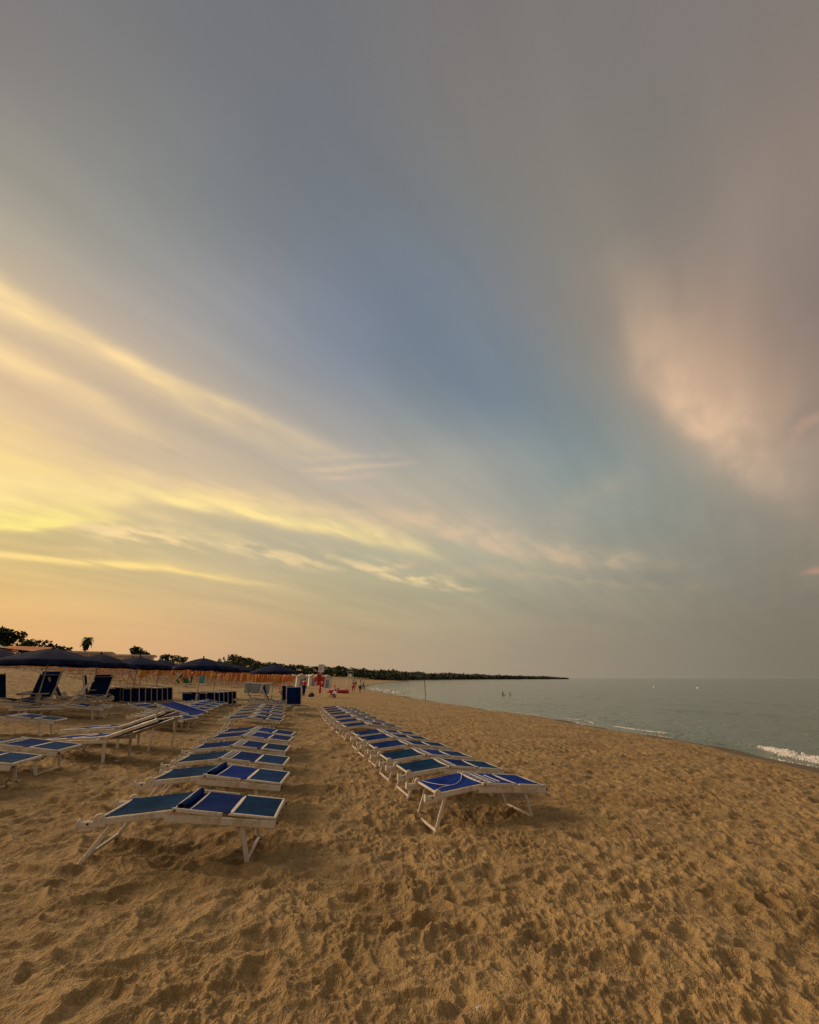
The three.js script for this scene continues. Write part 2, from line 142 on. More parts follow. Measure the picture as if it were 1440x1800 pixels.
const CLOUD_BANDS = [
  [[255, 222, 162], 0.95, 0.2, [[-1.05, -0.485, 0.041, 0.066, 0.5], [-1.017, -0.594, 0.043, 0.068, 0.9], [-0.979, -0.711, 0.041, 0.064, 1], [-0.949, -0.771, 0.04, 0.065, 1], [-0.902, -0.843, 0.038, 0.07, 1], [-0.845, -0.918, 0.038, 0.075, 0.95], [-0.777, -0.997, 0.038, 0.08, 0.9], [-0.697, -1.081, 0.037, 0.086, 0.75], [-0.615, -1.151, 0.039, 0.097, 0.65], [-0.527, -1.234, 0.041, 0.102, 0.45], [-0.43, -1.331, 0.048, 0.112, 0.3], [-0.189, -1.504, 0.061, 0.143, 0.05]]],   // upper bright cirrus edge
  [[253, 218, 160], 0.8, 0.22, [[-1.188, -0.61, 0.041, 0.08, 0.5], [-1.166, -0.738, 0.043, 0.078, 1], [-1.129, -0.88, 0.045, 0.069, 1], [-1.098, -0.955, 0.049, 0.075, 1], [-1.056, -1.054, 0.047, 0.075, 0.8], [-1.003, -1.163, 0.049, 0.091, 0.55], [-0.932, -1.277, 0.052, 0.12, 0.35], [-0.742, -1.47, 0.059, 0.169, 0.15], [-0.548, -1.605, 0.064, 0.185, 0]]],   // second cirrus edge
  [[188, 172, 148], 0.35, 0.5, [[-1.014, -0.852, 0.034, 0.05, 0], [-0.934, -1.057, 0.046, 0.079, 0.8], [-0.807, -1.271, 0.062, 0.111, 1], [-0.679, -1.425, 0.079, 0.13, 0.8], [-0.487, -1.561, 0.07, 0.115, 0.3], [-0.308, -1.662, 0.056, 0.101, 0]]],   // grey veil between the edges
  [[255, 220, 142], 0.5, 0.3, [[-1.724, -0.994, 0.258, 0.323, 0.6], [-1.637, -1.234, 0.274, 0.403, 1], [-1.546, -1.352, 0.241, 0.387, 1], [-1.407, -1.537, 0.229, 0.303, 0.8], [-1.211, -1.686, 0.186, 0.259, 0.6], [-0.892, -1.85, 0.155, 0.205, 0.4], [-0.374, -2.111, 0.134, 0.15, 0]]],   // veil
  [[255, 228, 156], 0.97, 0.15, [[-2.019, -1.297, 0.238, 0.223, 0.6], [-1.922, -1.475, 0.245, 0.253, 1], [-1.727, -1.557, 0.206, 0.272, 0.9], [-1.516, -1.653, 0.164, 0.161, 0.75], [-1.349, -1.704, 0.128, 0.07, 0.8], [-1.204, -1.719, 0.134, 0.061, 0.8], [-1.067, -1.811, 0.132, 0.065, 0.95], [-0.909, -1.891, 0.137, 0.06, 0.9], [-0.714, -1.996, 0.142, 0.063, 0.85], [-0.501, -2.121, 0.149, 0.066, 0.8], [-0.265, -2.261, 0.143, 0.062, 0.75], [-0.069, -2.383, 0.125, 0.064, 0.55], [0.146, -2.532, 0.103, 0.068, 0.2], [0.381, -2.67, 0.102, 0.073, 0]]],   // main bright streak
  [[252, 216, 160], 0.6, 0.35, [[-1.236, -1.456, 0.048, 0.06, 0], [-1.137, -1.518, 0.059, 0.052, 0.9], [-0.978, -1.625, 0.073, 0.066, 0.7], [-0.775, -1.755, 0.088, 0.071, 0.6], [-0.465, -1.938, 0.108, 0.077, 0.5], [-0.125, -2.117, 0.104, 0.085, 0.3], [0.199, -2.271, 0.098, 0.075, 0]]],   // upper branch
  [[230, 196, 158], 0.6, 0.4, [[-0.441, -1.818, 0.134, 0.095, 0], [-0.118, -1.979, 0.169, 0.101, 0.6], [0.125, -2.117, 0.183, 0.091, 0.8], [0.403, -2.307, 0.196, 0.091, 0.95], [0.634, -2.437, 0.206, 0.101, 0.8], [0.964, -2.59, 0.215, 0.122, 0.7], [1.272, -2.622, 0.184, 0.101, 0.6], [1.552, -2.664, 0.151, 0.092, 0.2], [1.911, -2.702, 0.117, 0.084, 0]]],   // right tail
  [[205, 178, 145], 0.4, 0.8, [[-0.302, -2.641, 0.102, 0.087, 0], [0.0, -2.699, 0.121, 0.086, 0.8], [0.405, -2.864, 0.132, 0.107, 0.7], [0.819, -2.902, 0.158, 0.123, 0.7], [1.259, -2.989, 0.161, 0.126, 0.5], [1.844, -3.074, 0.153, 0.124, 0.3], [2.365, -3.034, 0.134, 0.115, 0]]],   // lower tail
  [[255, 233, 140], 1, 0.2, [[-2.579, -1.687, 0.317, 0.072, 0.4], [-2.336, -1.804, 0.338, 0.07, 1], [-2.072, -1.95, 0.316, 0.049, 1], [-1.953, -1.976, 0.248, 0.04, 1], [-1.796, -1.957, 0.178, 0.033, 0.95], [-1.657, -1.921, 0.161, 0.042, 0.8], [-1.529, -1.898, 0.148, 0.082, 0.5], [-1.388, -1.895, 0.114, 0.087, 0]]],   // yellow lip
  [[250, 218, 160], 0.85, 0.9, [[-1.693, -1.857, 0.147, 0.076, 0], [-1.654, -1.998, 0.193, 0.115, 0.9], [-1.604, -2.102, 0.233, 0.14, 1], [-1.492, -2.172, 0.228, 0.128, 1], [-1.342, -2.249, 0.201, 0.131, 0.8], [-1.167, -2.294, 0.155, 0.113, 0.6], [-1.03, -2.37, 0.138, 0.103, 0.6], [-0.9, -2.504, 0.163, 0.12, 0.7], [-0.712, -2.621, 0.179, 0.132, 0.6], [-0.463, -2.711, 0.146, 0.125, 0.5], [-0.239, -2.81, 0.159, 0.12, 0.7], [0.0, -3.012, 0.16, 0.11, 0.8], [0.318, -3.262, 0.124, 0.079, 0.5], [0.604, -3.343, 0.113, 0.075, 0]]],   // clumped band
  [[255, 222, 142], 0.95, 0.2, [[-2.883, -1.934, 0.055, 0.066, 0.3], [-2.593, -2.132, 0.06, 0.073, 0.9], [-2.368, -2.285, 0.053, 0.066, 1], [-2.248, -2.377, 0.055, 0.068, 1], [-2.033, -2.499, 0.057, 0.07, 1], [-1.834, -2.576, 0.068, 0.071, 1], [-1.616, -2.644, 0.104, 0.073, 0.95], [-1.493, -2.779, 0.07, 0.06, 0.8], [-1.333, -2.966, 0.075, 0.052, 0.7], [-1.206, -3.079, 0.056, 0.043, 0.4], [-1.057, -3.153, 0.059, 0.045, 0.1], [-0.798, -3.176, 0.058, 0.06, 0]]],   // low thin streak
  [[240, 206, 146], 0.7, 0.7, [[-2.11, -2.205, 0.038, 0.039, 0], [-2.017, -2.247, 0.037, 0.038, 0.7], [-1.879, -2.279, 0.049, 0.051, 1], [-1.821, -2.363, 0.075, 0.059, 1], [-1.777, -2.448, 0.061, 0.053, 0.7], [-1.716, -2.498, 0.044, 0.045, 0]]],   // small shred
  [[228, 192, 158], 0.75, 0.22, [[0.421, -0.602, 0.05, 0.063, 0], [0.541, -0.751, 0.091, 0.041, 0.2], [0.701, -0.951, 0.105, 0.043, 0.5], [0.9, -1.118, 0.118, 0.047, 0.95], [1.09, -1.268, 0.116, 0.05, 1], [1.347, -1.454, 0.098, 0.068, 0.5], [1.729, -1.702, 0.091, 0.09, 0.1], [2.034, -1.907, 0.098, 0.085, 0]]],   // pink cloud
  [[140, 126, 116], 0.45, 0.5, [[1.331, -1.374, 0.056, 0.068, 0], [1.367, -1.261, 0.06, 0.064, 0.9], [1.321, -1.138, 0.041, 0.042, 1], [1.281, -1.032, 0.041, 0.043, 0.8], [1.248, -0.876, 0.039, 0.041, 0]]],   // dark rift
  [[196, 162, 138], 0.4, 0.5, [[1.44, -1.403, 0.022, 0.022, 0], [1.359, -1.228, 0.022, 0.027, 1], [1.353, -1.165, 0.033, 0.041, 1], [1.381, -1.104, 0.035, 0.044, 0]]],   // pale wisp
  [[222, 196, 162], 0.5, 0.3, [[-0.501, -1.434, 0.016, 0.017, 0], [-0.406, -1.465, 0.016, 0.017, 0.8], [-0.277, -1.457, 0.016, 0.016, 0.5], [-0.138, -1.443, 0.016, 0.016, 0.3], [0.0, -1.432, 0.019, 0.02, 0]]],   // fine ripples
  [[226, 198, 162], 0.6, 0.3, [[-0.483, -1.543, 0.017, 0.018, 0], [-0.385, -1.538, 0.017, 0.017, 0.9], [-0.24, -1.529, 0.017, 0.017, 0.8], [-0.095, -1.514, 0.017, 0.017, 0.5], [0.047, -1.493, 0.021, 0.021, 0]]],   // fine ripples low
  [[222, 194, 160], 0.55, 0.3, [[-0.435, -1.6, 0.019, 0.019, 0], [-0.324, -1.604, 0.018, 0.019, 0.9], [-0.198, -1.588, 0.018, 0.018, 0.5], [-0.074, -1.58, 0.018, 0.018, 0]]],   // fine ripples lowest
  [[172, 162, 146], 0.42, 0.5, [[0.824, -2.369, 0.1, 0.138, 0], [0.832, -1.995, 0.095, 0.079, 0.8], [0.843, -1.795, 0.101, 0.067, 1], [0.905, -1.631, 0.128, 0.101, 0.7], [1.025, -1.527, 0.122, 0.114, 0]]],   // faint wisp
  [[200, 150, 122], 0.5, 0.6, [[2.519, -2.644, 0.08, 0.069, 0], [2.606, -2.577, 0.09, 0.067, 1], [2.759, -2.496, 0.094, 0.074, 0.8], [3.013, -2.413, 0.089, 0.069, 0]]],   // right low puff
];
for (const [az, el, r, g, b] of [[180, 4, 116, 108, 102], [180, 45, 120, 117, 121], [-105, 8, 226, 172, 112], [-105, 40, 172, 160, 142], [-150, 20, 150, 138, 126], [105, 6, 112, 104, 94], [105, 40, 127, 117, 110], [140, 20, 118, 110, 104], [0, 90, 119, 116, 121]])
  SKY_SAMPLES.push([Math.sin(az * RAD) * Math.cos(el * RAD), Math.sin(el * RAD), -Math.cos(az * RAD) * Math.cos(el * RAD), r, g, b]);
function makeSky() {
  const W = 4096, Hh = 2048, data = new Float32Array(W * Hh * 4);
  const S = SKY_SAMPLES.map((s) => [s[0], s[1], s[2], toLin(s[3]), toLin(s[4]), toLin(s[5])]);
  const gw = 385, gh = 97, grid = new Float32Array(gw * gh * 3);     // the air, on a coarse grid
  for (let j = 0; j < gh; j++) for (let i = 0; i < gw; i++) {
    const phi = (i / (gw - 1) - 0.5) * 2 * Math.PI, el = (j / (gh - 1)) * Math.PI / 2;
    const x = Math.cos(el) * Math.cos(phi), y = Math.sin(el), z = Math.cos(el) * Math.sin(phi);
    let w = 0, r = 0, g = 0, b = 0;
    for (const s of S) {
      const d2 = (x - s[0]) ** 2 + 1.6 * (y - s[1]) ** 2 + (z - s[2]) ** 2;
      const k = Math.exp(-d2 / (2 * 0.064 * 0.064)) + 2e-5 / ((d2 + 0.03) * (d2 + 0.03));
      w += k; r += k * s[3]; g += k * s[4]; b += k * s[5];
    }
    const q = (j * gw + i) * 3; grid[q] = r / w; grid[q + 1] = g / w; grid[q + 2] = b / w;
  }
  const bands = CLOUD_BANDS.map(([c, a, clump, pts]) => {
    let x0 = 1e9, x1 = -1e9, z0 = 1e9, z1 = -1e9;
    for (const p of pts) { const m = 3.2 * Math.max(p[2], p[3]); x0 = Math.min(x0, p[0] - m); x1 = Math.max(x1, p[0] + m); z0 = Math.min(z0, p[1] - m); z1 = Math.max(z1, p[1] + m); }
    return { c: c.map(toLin), a, clump, pts, x0, x1, z0, z1 };
  });
  const out = [0, 0, 0];
  for (let j = Hh / 2; j < Hh; j++) {
    const el = ((j + 0.5) / Hh - 0.5) * Math.PI, y = Math.sin(el), ce = Math.cos(el);
    for (let i = 0; i < W; i++) {
      const phi = ((i + 0.5) / W - 0.5) * 2 * Math.PI, x = ce * Math.cos(phi), z = ce * Math.sin(phi);
      const gx = (i + 0.5) / W * (gw - 1), gy = el / (Math.PI / 2) * (gh - 1), ix = Math.min(gw - 2, gx | 0), iy = Math.min(gh - 2, gy | 0), fx = gx - ix, fy = gy - iy;
      const q = (iy * gw + ix) * 3, q2 = q + gw * 3;
      for (let k = 0; k < 3; k++) out[k] = (grid[q + k] * (1 - fx) + grid[q + 3 + k] * fx) * (1 - fy) + (grid[q2 + k] * (1 - fx) + grid[q2 + 3 + k] * fx) * fy;
      // the cirrus sheet: streaks run along one wind direction
      const px = x / (y + 0.1), pz = z / (y + 0.1);
      const wx = px + 0.05 * fbm(px * 1.3, pz * 1.3, 3) + 0.018 * fbm(px * 6, pz * 6, 3), wz = pz + 0.05 * fbm(px * 1.3 + 31, pz * 1.3 + 7, 3) + 0.018 * fbm(px * 6 + 3, pz * 6 + 11, 3);
      const al = wx * 0.62 - wz * 0.78, ac = wx * 0.78 + wz * 0.62;
      const far = smooth(0.02, 0.2, y);
      const fine = fbm(al * 1.3, ac * 8.5, 6), coarse = fbm(al * 0.6 + 40, ac * 1.6, 5), puff = fbm(al * 4.2 + 9, ac * 8.0, 6);
      const tone = 1 + far * (0.075 * fine + 0.14 * coarse);
      out[0] *= tone * (1 + 0.03 * coarse); out[1] *= tone; out[2] *= tone * (1 - 0.06 * far * coarse);
      for (const B of bands) {
        if (px < B.x0 || px > B.x1 || pz < B.z0 || pz > B.z1) continue;
        let best = 1e9, t0 = 0, seg = 0, side = 0;
        for (let n = 0; n + 1 < B.pts.length; n++) {
          const p = B.pts[n], r = B.pts[n + 1], dx = r[0] - p[0], dz = r[1] - p[1], t = clamp(((wx - p[0]) * dx + (wz - p[1]) * dz) / (dx * dx + dz * dz));
          const ex = wx - p[0] - t * dx, ez = wz - p[1] - t * dz, d = ex * ex + ez * ez;
          if (d < best) { best = d; t0 = t; seg = n; side = dx * ez - dz * ex; }
        }
        const p = B.pts[seg], r = B.pts[seg + 1], wdt = side > 0 ? mixn(p[2], r[2], t0) : mixn(p[3], r[3], t0);
        const d = Math.sqrt(best) / wdt;
        if (d > 3) continue;
        let a = B.a * mixn(p[4], r[4], t0) * Math.exp(-d * d * 0.75);
        a *= mixn(clamp(1 + 0.7 * fine + 0.5 * puff, 0, 1.3), smooth(-0.25, 0.38, puff + 0.35 * fine + 0.10 - 0.14 * d) * 1.15, B.clump);
        a = clamp(a);
        for (let k = 0; k < 3; k++) out[k] += (B.c[k] - out[k]) * a;
      }
      // the glow of the low sun, left of the picture
      const ang = Math.acos(clamp(x * sunDir.x + y * sunDir.y + z * sunDir.z, -1, 1)) / RAD;
      const gl = 2.2 * Math.exp(-(ang / 7) * (ang / 7)) + 0.08 * Math.exp(-(ang / 13) * (ang / 13));
      const o = (j * W + i) * 4;
      data[o] = out[0] + gl; data[o + 1] = out[1] + gl * 0.72; data[o + 2] = out[2] + gl * 0.33; data[o + 3] = 1;
    }
  }
  for (let j = 0; j < Hh / 2; j++) for (let i = 0; i < W; i++) { const o = (j * W + i) * 4, s = ((Hh / 2) * W + i) * 4; data[o] = data[s]; data[o + 1] = data[s + 1]; data[o + 2] = data[s + 2]; data[o + 3] = 1; }
  const t = new THREE.DataTexture(data, W, Hh, THREE.RGBAFormat, THREE.FloatType);
  t.mapping = THREE.EquirectangularReflectionMapping; t.magFilter = THREE.LinearFilter; t.minFilter = THREE.LinearFilter; t.colorSpace = THREE.LinearSRGBColorSpace; t.needsUpdate = true;
  return t;
}
const skyTex = makeSky();
scene.background = skyTex; scene.environment = skyTex;

// ---------------------------------------------------------------- helpers
const used = {};
function numbered(n) { const k = used[n] = (used[n] ?? -1) + 1; return k ? `${n}_${String(k).padStart(3, '0')}` : n; }
function shadows(o) { o.traverse((m) => { if (m.isMesh) { m.castShadow = true; m.receiveShadow = true; } }); return o; }
function tag(o, label, category, group, kind) { if (label) o.userData.label = label; if (category) o.userData.category = category; if (group) o.userData.group = group; if (kind) o.userData.kind = kind; return o; }
function thing(name, label, category, group) { const g = new THREE.Group(); g.name = numbered(name); tag(g, label, category, group); scene.add(g); return g; }
function part(parent, name, geo, mat) { const m = new THREE.Mesh(geo, mat); m.name = name; m.castShadow = m.receiveShadow = true; parent.add(m); return m; }
function copyOf(src, name, label, category, group) { const c = src.clone(); c.userData = {}; c.name = numbered(name); tag(c, label, category, group); scene.add(c); return c; }
const V = (x, y, z) => new THREE.Vector3(x, y, z);
const lin = (r, g, b) => new THREE.Color().setRGB(r, g, b);
const merge = (list) => mergeGeometries(list.map((g) => { const n = g.index ? g.toNonIndexed() : g; for (const k of Object.keys(n.attributes)) if (!['position', 'normal', 'uv'].includes(k)) n.deleteAttribute(k); return n; }));
// a bar with chamfered edges from a to b, w wide (sideways) and h high
function bar(a, b, w, h, ch = 0.25) {
  const d = V(b.x - a.x, b.y - a.y, b.z - a.z), L = d.length(); d.normalize();
  let side = V(0, 1, 0).cross(d); if (side.lengthSq() < 1e-4) side = V(0, 0, 1); side.normalize();
  const up = d.clone().cross(side).normalize(), c = ch * Math.min(w, h);
  const s = new THREE.Shape(); const X = w / 2, Y = h / 2;
  [[-X + c, -Y], [X - c, -Y], [X, -Y + c], [X, Y - c], [X - c, Y], [-X + c, Y], [-X, Y - c], [-X, -Y + c]].forEach(([p, q], i) => i ? s.lineTo(p, q) : s.moveTo(p, q));
  s.closePath();
  const g = new THREE.ExtrudeGeometry(s, { depth: L, bevelEnabled: false, steps: 1 });
  g.applyMatrix4(new THREE.Matrix4().makeBasis(side, up, d).setPosition(a));
  return g;
}
function rod(a, b, r0, r1 = r0, seg = 8) {
  const d = b.clone().sub(a), g = new THREE.CylinderGeometry(r1, r0, d.length(), seg, 1);
  g.applyQuaternion(new THREE.Quaternion().setFromUnitVectors(V(0, 1, 0), d.clone().normalize())); g.translate((a.x + b.x) / 2, (a.y + b.y) / 2, (a.z + b.z) / 2); return g;
}
function wire(points, r, seg = 24) { return new THREE.TubeGeometry(new THREE.CatmullRomCurve3(points), seg, r, 5, false); }
const lathe = (pts, seg = 16) => new THREE.LatheGeometry(pts.map(([x, y]) => new THREE.Vector2(x, y)), seg);
function dataTex(n, fn, srgb = false, m = n) {
  const d = new Uint8Array(n * m * 4);
  for (let j = 0; j < m; j++) for (let i = 0; i < n; i++) { const c = fn(i / n, j / m, i, j), o = (j * n + i) * 4; d[o] = c[0]; d[o + 1] = c[1]; d[o + 2] = c[2]; d[o + 3] = 255; }
  const t = new THREE.DataTexture(d, n, m, THREE.RGBAFormat, THREE.UnsignedByteType);
  t.wrapS = t.wrapT = THREE.RepeatWrapping; t.magFilter = THREE.LinearFilter; t.minFilter = THREE.LinearMipmapLinearFilter; t.generateMipmaps = true; if (srgb) t.colorSpace = THREE.SRGBColorSpace; t.needsUpdate = true; return t;
}
function tileNoise(n, seed, octaves) {                     // tileable noise from layers of wrapped lattices
  const out = new Float32Array(n * n); let amp = 1, tot = 0;
  for (const [cells, a] of octaves) {
    const r = rng(seed + cells * 13), L = new Float32Array(cells * cells); for (let i = 0; i < L.length; i++) L[i] = r();
    for (let j = 0; j < n; j++) for (let i = 0; i < n; i++) {
      const x = i / n * cells, y = j / n * cells, xi = x | 0, yi = y | 0; let fx = x - xi, fy = y - yi; fx = fx * fx * (3 - 2 * fx); fy = fy * fy * (3 - 2 * fy);
      const x2 = (xi + 1) % cells, y2 = (yi + 1) % cells;
      out[j * n + i] += a * ((L[yi * cells + xi] * (1 - fx) + L[yi * cells + x2] * fx) * (1 - fy) + (L[y2 * cells + xi] * (1 - fx) + L[y2 * cells + x2] * fx) * fy);
    }
    tot += a;
  }
  for (let i = 0; i < out.length; i++) out[i] = out[i] / tot * amp; return out;
}

// ---------------------------------------------------------------- beach and sea
const WATER = -0.75;
const SHORE = [[-1400, -500], [-1260, -100], [-1190, 330], [-1150, 420], [-1000, 260], [-800, 120], [-600, 40], [-450, -4], [-306, -12], [-180, -15], [-120, -12.2], [-94, -7.2], [-72.3, -1.9], [-55.9, 1.8], [-39.9, 6.5], [-29.2, 10], [-20.3, 11.8], [-16.5, 12.5], [-14.57, 12.6], [0, 13.2], [20, 15], [60, 19], [400, 60]];
const PROFILE = [[-400, -9], [-60, -4], [-20, -1.6], [-3, -0.3], [0, 0], [3, 0.3], [8, 0.6], [13, 0.75], [17, 0.93], [25, 1.4], [30, 2.0], [36, 2.9], [45, 3.4], [60, 3.7], [100, 4.3], [200, 5.2], [600, 7], [3000, 9]];
function spline(tab) {                                     // monotone cubic through a table
  const n = tab.length, m = new Array(n).fill(0), d = [];
  for (let i = 0; i + 1 < n; i++) d.push((tab[i + 1][1] - tab[i][1]) / (tab[i + 1][0] - tab[i][0]));
  for (let i = 1; i + 1 < n; i++) m[i] = d[i - 1] * d[i] <= 0 ? 0 : 2 * d[i - 1] * d[i] / (d[i - 1] + d[i]);
  m[0] = d[0]; m[n - 1] = d[n - 2];
  return (v) => {
    if (v <= tab[0][0]) return tab[0][1]; if (v >= tab[n - 1][0]) return tab[n - 1][1];
    let i = 0; while (tab[i + 1][0] < v) i++;
    const h = tab[i + 1][0] - tab[i][0], t = (v - tab[i][0]) / h, t2 = t * t, t3 = t2 * t;
    return (2 * t3 - 3 * t2 + 1) * tab[i][1] + (t3 - 2 * t2 + t) * h * m[i] + (-2 * t3 + 3 * t2) * tab[i + 1][1] + (t3 - t2) * h * m[i + 1];
  };
}
const shoreX = spline(SHORE), profile = spline(PROFILE);
const inland = (x, z) => (shoreX(z) + (z > -200 ? 0.25 * Math.sin(z * 0.55) + 0.12 * Math.sin(z * 1.7 + 1) : 0) - x) * 0.97;
const ground = (x, z) => WATER + profile(inland(x, z));
const H2 = (i, j, k) => { let h = Math.imul(i, 374761393) ^ Math.imul(j, 668265263) ^ Math.imul(k, 1274126177); h = Math.imul(h ^ (h >>> 13), 1274126177); return ((h ^ (h >>> 16)) >>> 0) / 4294967296; };
const CELL = 0.34;
function prints(x, z) {                                    // scuffs and footprints: dents with a raised rim, walked mostly along the shore
  const wx = x + 0.035 * noise(x * 7, z * 7) + 0.018 * noise(x * 19, z * 19), wz = z + 0.035 * noise(x * 7 + 50, z * 7) + 0.018 * noise(x * 19 + 50, z * 19);
  const ci = Math.floor(wx / CELL), cj = Math.floor(wz / CELL); let h = 0;
  for (let i = ci - 1; i <= ci + 1; i++) for (let j = cj - 1; j <= cj + 1; j++) {
    const pick = H2(i, j, 1); if (pick > 0.8) continue;
    const cx = (i + H2(i, j, 2)) * CELL, cz = (j + H2(i, j, 3)) * CELL, a = 1.2 + 1.5 * (H2(i, j, 4) - 0.5) + (H2(i, j, 9) > 0.75 ? 1.5 : 0), ca = Math.cos(a), sa = Math.sin(a);
    const dx = wx - cx, dz = wz - cz, sc = 0.65 + 0.75 * H2(i, j, 5), u = (dx * ca - dz * sa) / (0.135 * sc), v = (dx * sa + dz * ca) / (0.072 * sc), d2 = u * u + v * v;
    if (d2 > 6) continue;
    const d = Math.sqrt(d2), dep = (0.018 + 0.032 * H2(i, j, 6)) * sc;
    h += -dep * (1 - smooth(0.35, 1.15, d)) + dep * 0.55 * Math.exp(-((d - 1.3) * (d - 1.3)) / 0.09) * (0.55 + 0.45 * Math.sign(u) * H2(i, j, 7));
  }
  return h;
}
// sand scooped out below the nearest sunbeds
const HOLLOWS = [[-2.35, -5.42, 9, 0.12], [-2.72, -6.85, 7, 0.08], [-3.05, -8.1, 7, 0.06], [1.0, -7.0, 20, 0.11], [0.15, -6.5, 20, 0.13], [0.65, -8.2, 17, 0.07], [0.3, -9.3, 17, 0.05]].map(([x, z, t, d]) => [x, z, Math.cos(t * RAD), Math.sin(t * RAD), d]);
function relief(x, z, s, far) {
  const dry = smooth(0.6, 2.2, s); if (dry <= 0) return 0.006 * noise(x * 0.7, z * 0.7);
  const wob = noise(x * 0.22, z * 0.22), calm = smooth(-0.2, 0.7, wob + (x < -1.5 ? 0.4 : -0.2));
  let h = 0.045 * fbm(x * 0.55, z * 0.55, 3);
  if (far < 90) {
    const qx = x + 0.16 * noise(x * 1.7, z * 1.7) + 0.05 * noise(x * 6, z * 6), qz = z + 0.16 * noise(x * 1.7 + 9, z * 1.7 + 4) + 0.05 * noise(x * 6 + 20, z * 6);
    const rid = 1 - Math.abs(noise(qx * 1.5, qz * 2.3 + 5)), rid2 = 1 - Math.abs(noise(qx * 3.4 + 3, qz * 5.0)), rid3 = 1 - Math.abs(noise(qx * 8.1 + 13, qz * 10.5));
    h += (0.036 + 0.024 * calm) * rid * rid * rid + 0.026 * rid2 * rid2 * rid2 * (1.2 - 0.5 * calm) + 0.013 * rid3 * rid3 * rid3;
    h += prints(x, z) * (0.66 - 0.2 * calm);
  }
  if (far < 26) {
    const rough = smooth(-0.15, 0.35, fbm(x * 1.3 + 60, z * 1.3, 3) + 0.1 - 0.45 * calm);        // crumbled patches between smoother plates
    const f = fbm(x * 9, z * 9, 3), clod = smooth(0.05, 0.5, noise(x * 17 + 7, z * 17)) + 0.6 * smooth(0.1, 0.55, noise(x * 33, z * 33 + 3));
    h += 0.007 * f + rough * (0.010 * f + 0.017 * clod);
  }
  for (const [hx, hz, ca, sa, deep] of HOLLOWS) { const dx = x - hx, dz = z - hz, u = (dx * ca - dz * sa) / 0.62, v = (dx * sa + dz * ca) / 0.42, q = u * u + v * v; if (q < 4) h -= deep * Math.exp(-q * 1.4) * (1 + 0.6 * noise(x * 5, z * 5)); }
  return h * dry;
}
function buildBeach() {
  const cols = [], rows = [];
  const A = 53 * RAD, NA = 920;
  for (let i = 0; i <= NA; i++) cols.push(-A + 2 * A * i / NA);
  for (let i = 1; i < 70; i++) cols.push(A + (2 * Math.PI - 2 * A) * i / 70);
  for (let i = 0; i < 14; i++) rows.push(0.15 + 2.2 * i / 14);
  for (let r = 2.35; r < 75; r += 0.0029 * r * Math.pow(r / 4, 0.35)) rows.push(r);
  for (let i = 1; i <= 90; i++) rows.push(75.3 * Math.pow(3200 / 75.3, i / 90));
  const nc = cols.length, nr = rows.length, pos = new Float32Array((nc * nr + 1) * 3), uv = new Float32Array((nc * nr + 1) * 2), col = new Float32Array((nc * nr + 1) * 3);
  const put = (k, x, z, R) => {
    const s = inland(x, z); let y = WATER + profile(s);
    y += relief(x, z, s, R);
    pos[k * 3] = x; pos[k * 3 + 1] = y; pos[k * 3 + 2] = z; uv[k * 2] = x / 1.7; uv[k * 2 + 1] = z / 1.7;
    // dry sand, damper sand turned up in patches, and the wet strip the waves reach
    const n = fbm(x * 0.8 + 3, z * 0.8, 4), m = R < 40 ? noise(x * 9, z * 9) * 0.5 + noise(x * 31, z * 31) * 0.5 : 0, damp = smooth(-0.15, 0.5, n + 0.35 * m);
    let r = mixn(0.445, 0.335, damp), g = mixn(0.290, 0.208, damp), b = mixn(0.118, 0.074, damp);
    const edge = s + 0.35 * fbm(x * 0.6, z * 0.6, 3), wet = 1 - smooth(0.9, 1.25, edge);
    r = mixn(r, 0.20, wet); g = mixn(g, 0.145, wet); b = mixn(b, 0.085, wet);
    const scrub = smooth(60, 90, s + 14 * fbm(x * 0.02, z * 0.02, 3)); r = mixn(r, 0.11, scrub); g = mixn(g, 0.10, scrub); b = mixn(b, 0.045, scrub);
    col[k * 3] = r; col[k * 3 + 1] = g; col[k * 3 + 2] = b;
  };
  put(0, 0, 0, 0);
  for (let j = 0; j < nr; j++) for (let i = 0; i < nc; i++) put(1 + j * nc + i, Math.sin(cols[i]) * rows[j], -Math.cos(cols[i]) * rows[j], rows[j]);
  const idx = new Uint32Array((nc * (nr - 1) * 2 + nc) * 3); let q = 0;
  for (let i = 0; i < nc; i++) { const i2 = (i + 1) % nc; idx[q++] = 0; idx[q++] = 1 + i2; idx[q++] = 1 + i; }
  for (let j = 0; j + 1 < nr; j++) for (let i = 0; i < nc; i++) {
    const i2 = (i + 1) % nc, a = 1 + j * nc + i, b = 1 + j * nc + i2, c = a + nc, d = b + nc;
    idx[q++] = a; idx[q++] = b; idx[q++] = c; idx[q++] = b; idx[q++] = d; idx[q++] = c;
  }
  const g = new THREE.BufferGeometry();
  g.setAttribute('position', new THREE.BufferAttribute(pos, 3)); g.setAttribute('uv', new THREE.BufferAttribute(uv, 2)); g.setAttribute('color', new THREE.BufferAttribute(col, 3));
  g.setIndex(new THREE.BufferAttribute(idx, 1)); g.computeVertexNormals();
  return g;
}
const sandBump = (() => { const n = 1024, a = tileNoise(n, 5, [[30, 1], [70, 0.9], [150, 0.7], [330, 0.5]]); return dataTex(n, (u, v, i, j) => { const h = (1 - Math.abs(a[j * n + i] - 0.5) * 3.2) * 255; return [h, h, h]; }); })();
const sandGrain = (() => { const n = 1024, a = tileNoise(n, 8, [[12, 0.5], [60, 0.6], [200, 0.7], [512, 1]]); return dataTex(n, (u, v, i, j) => { const h = 205 + 50 * clamp((a[j * n + i] - 0.5) * 3 + 0.5); return [h, h, h]; }, true); })();
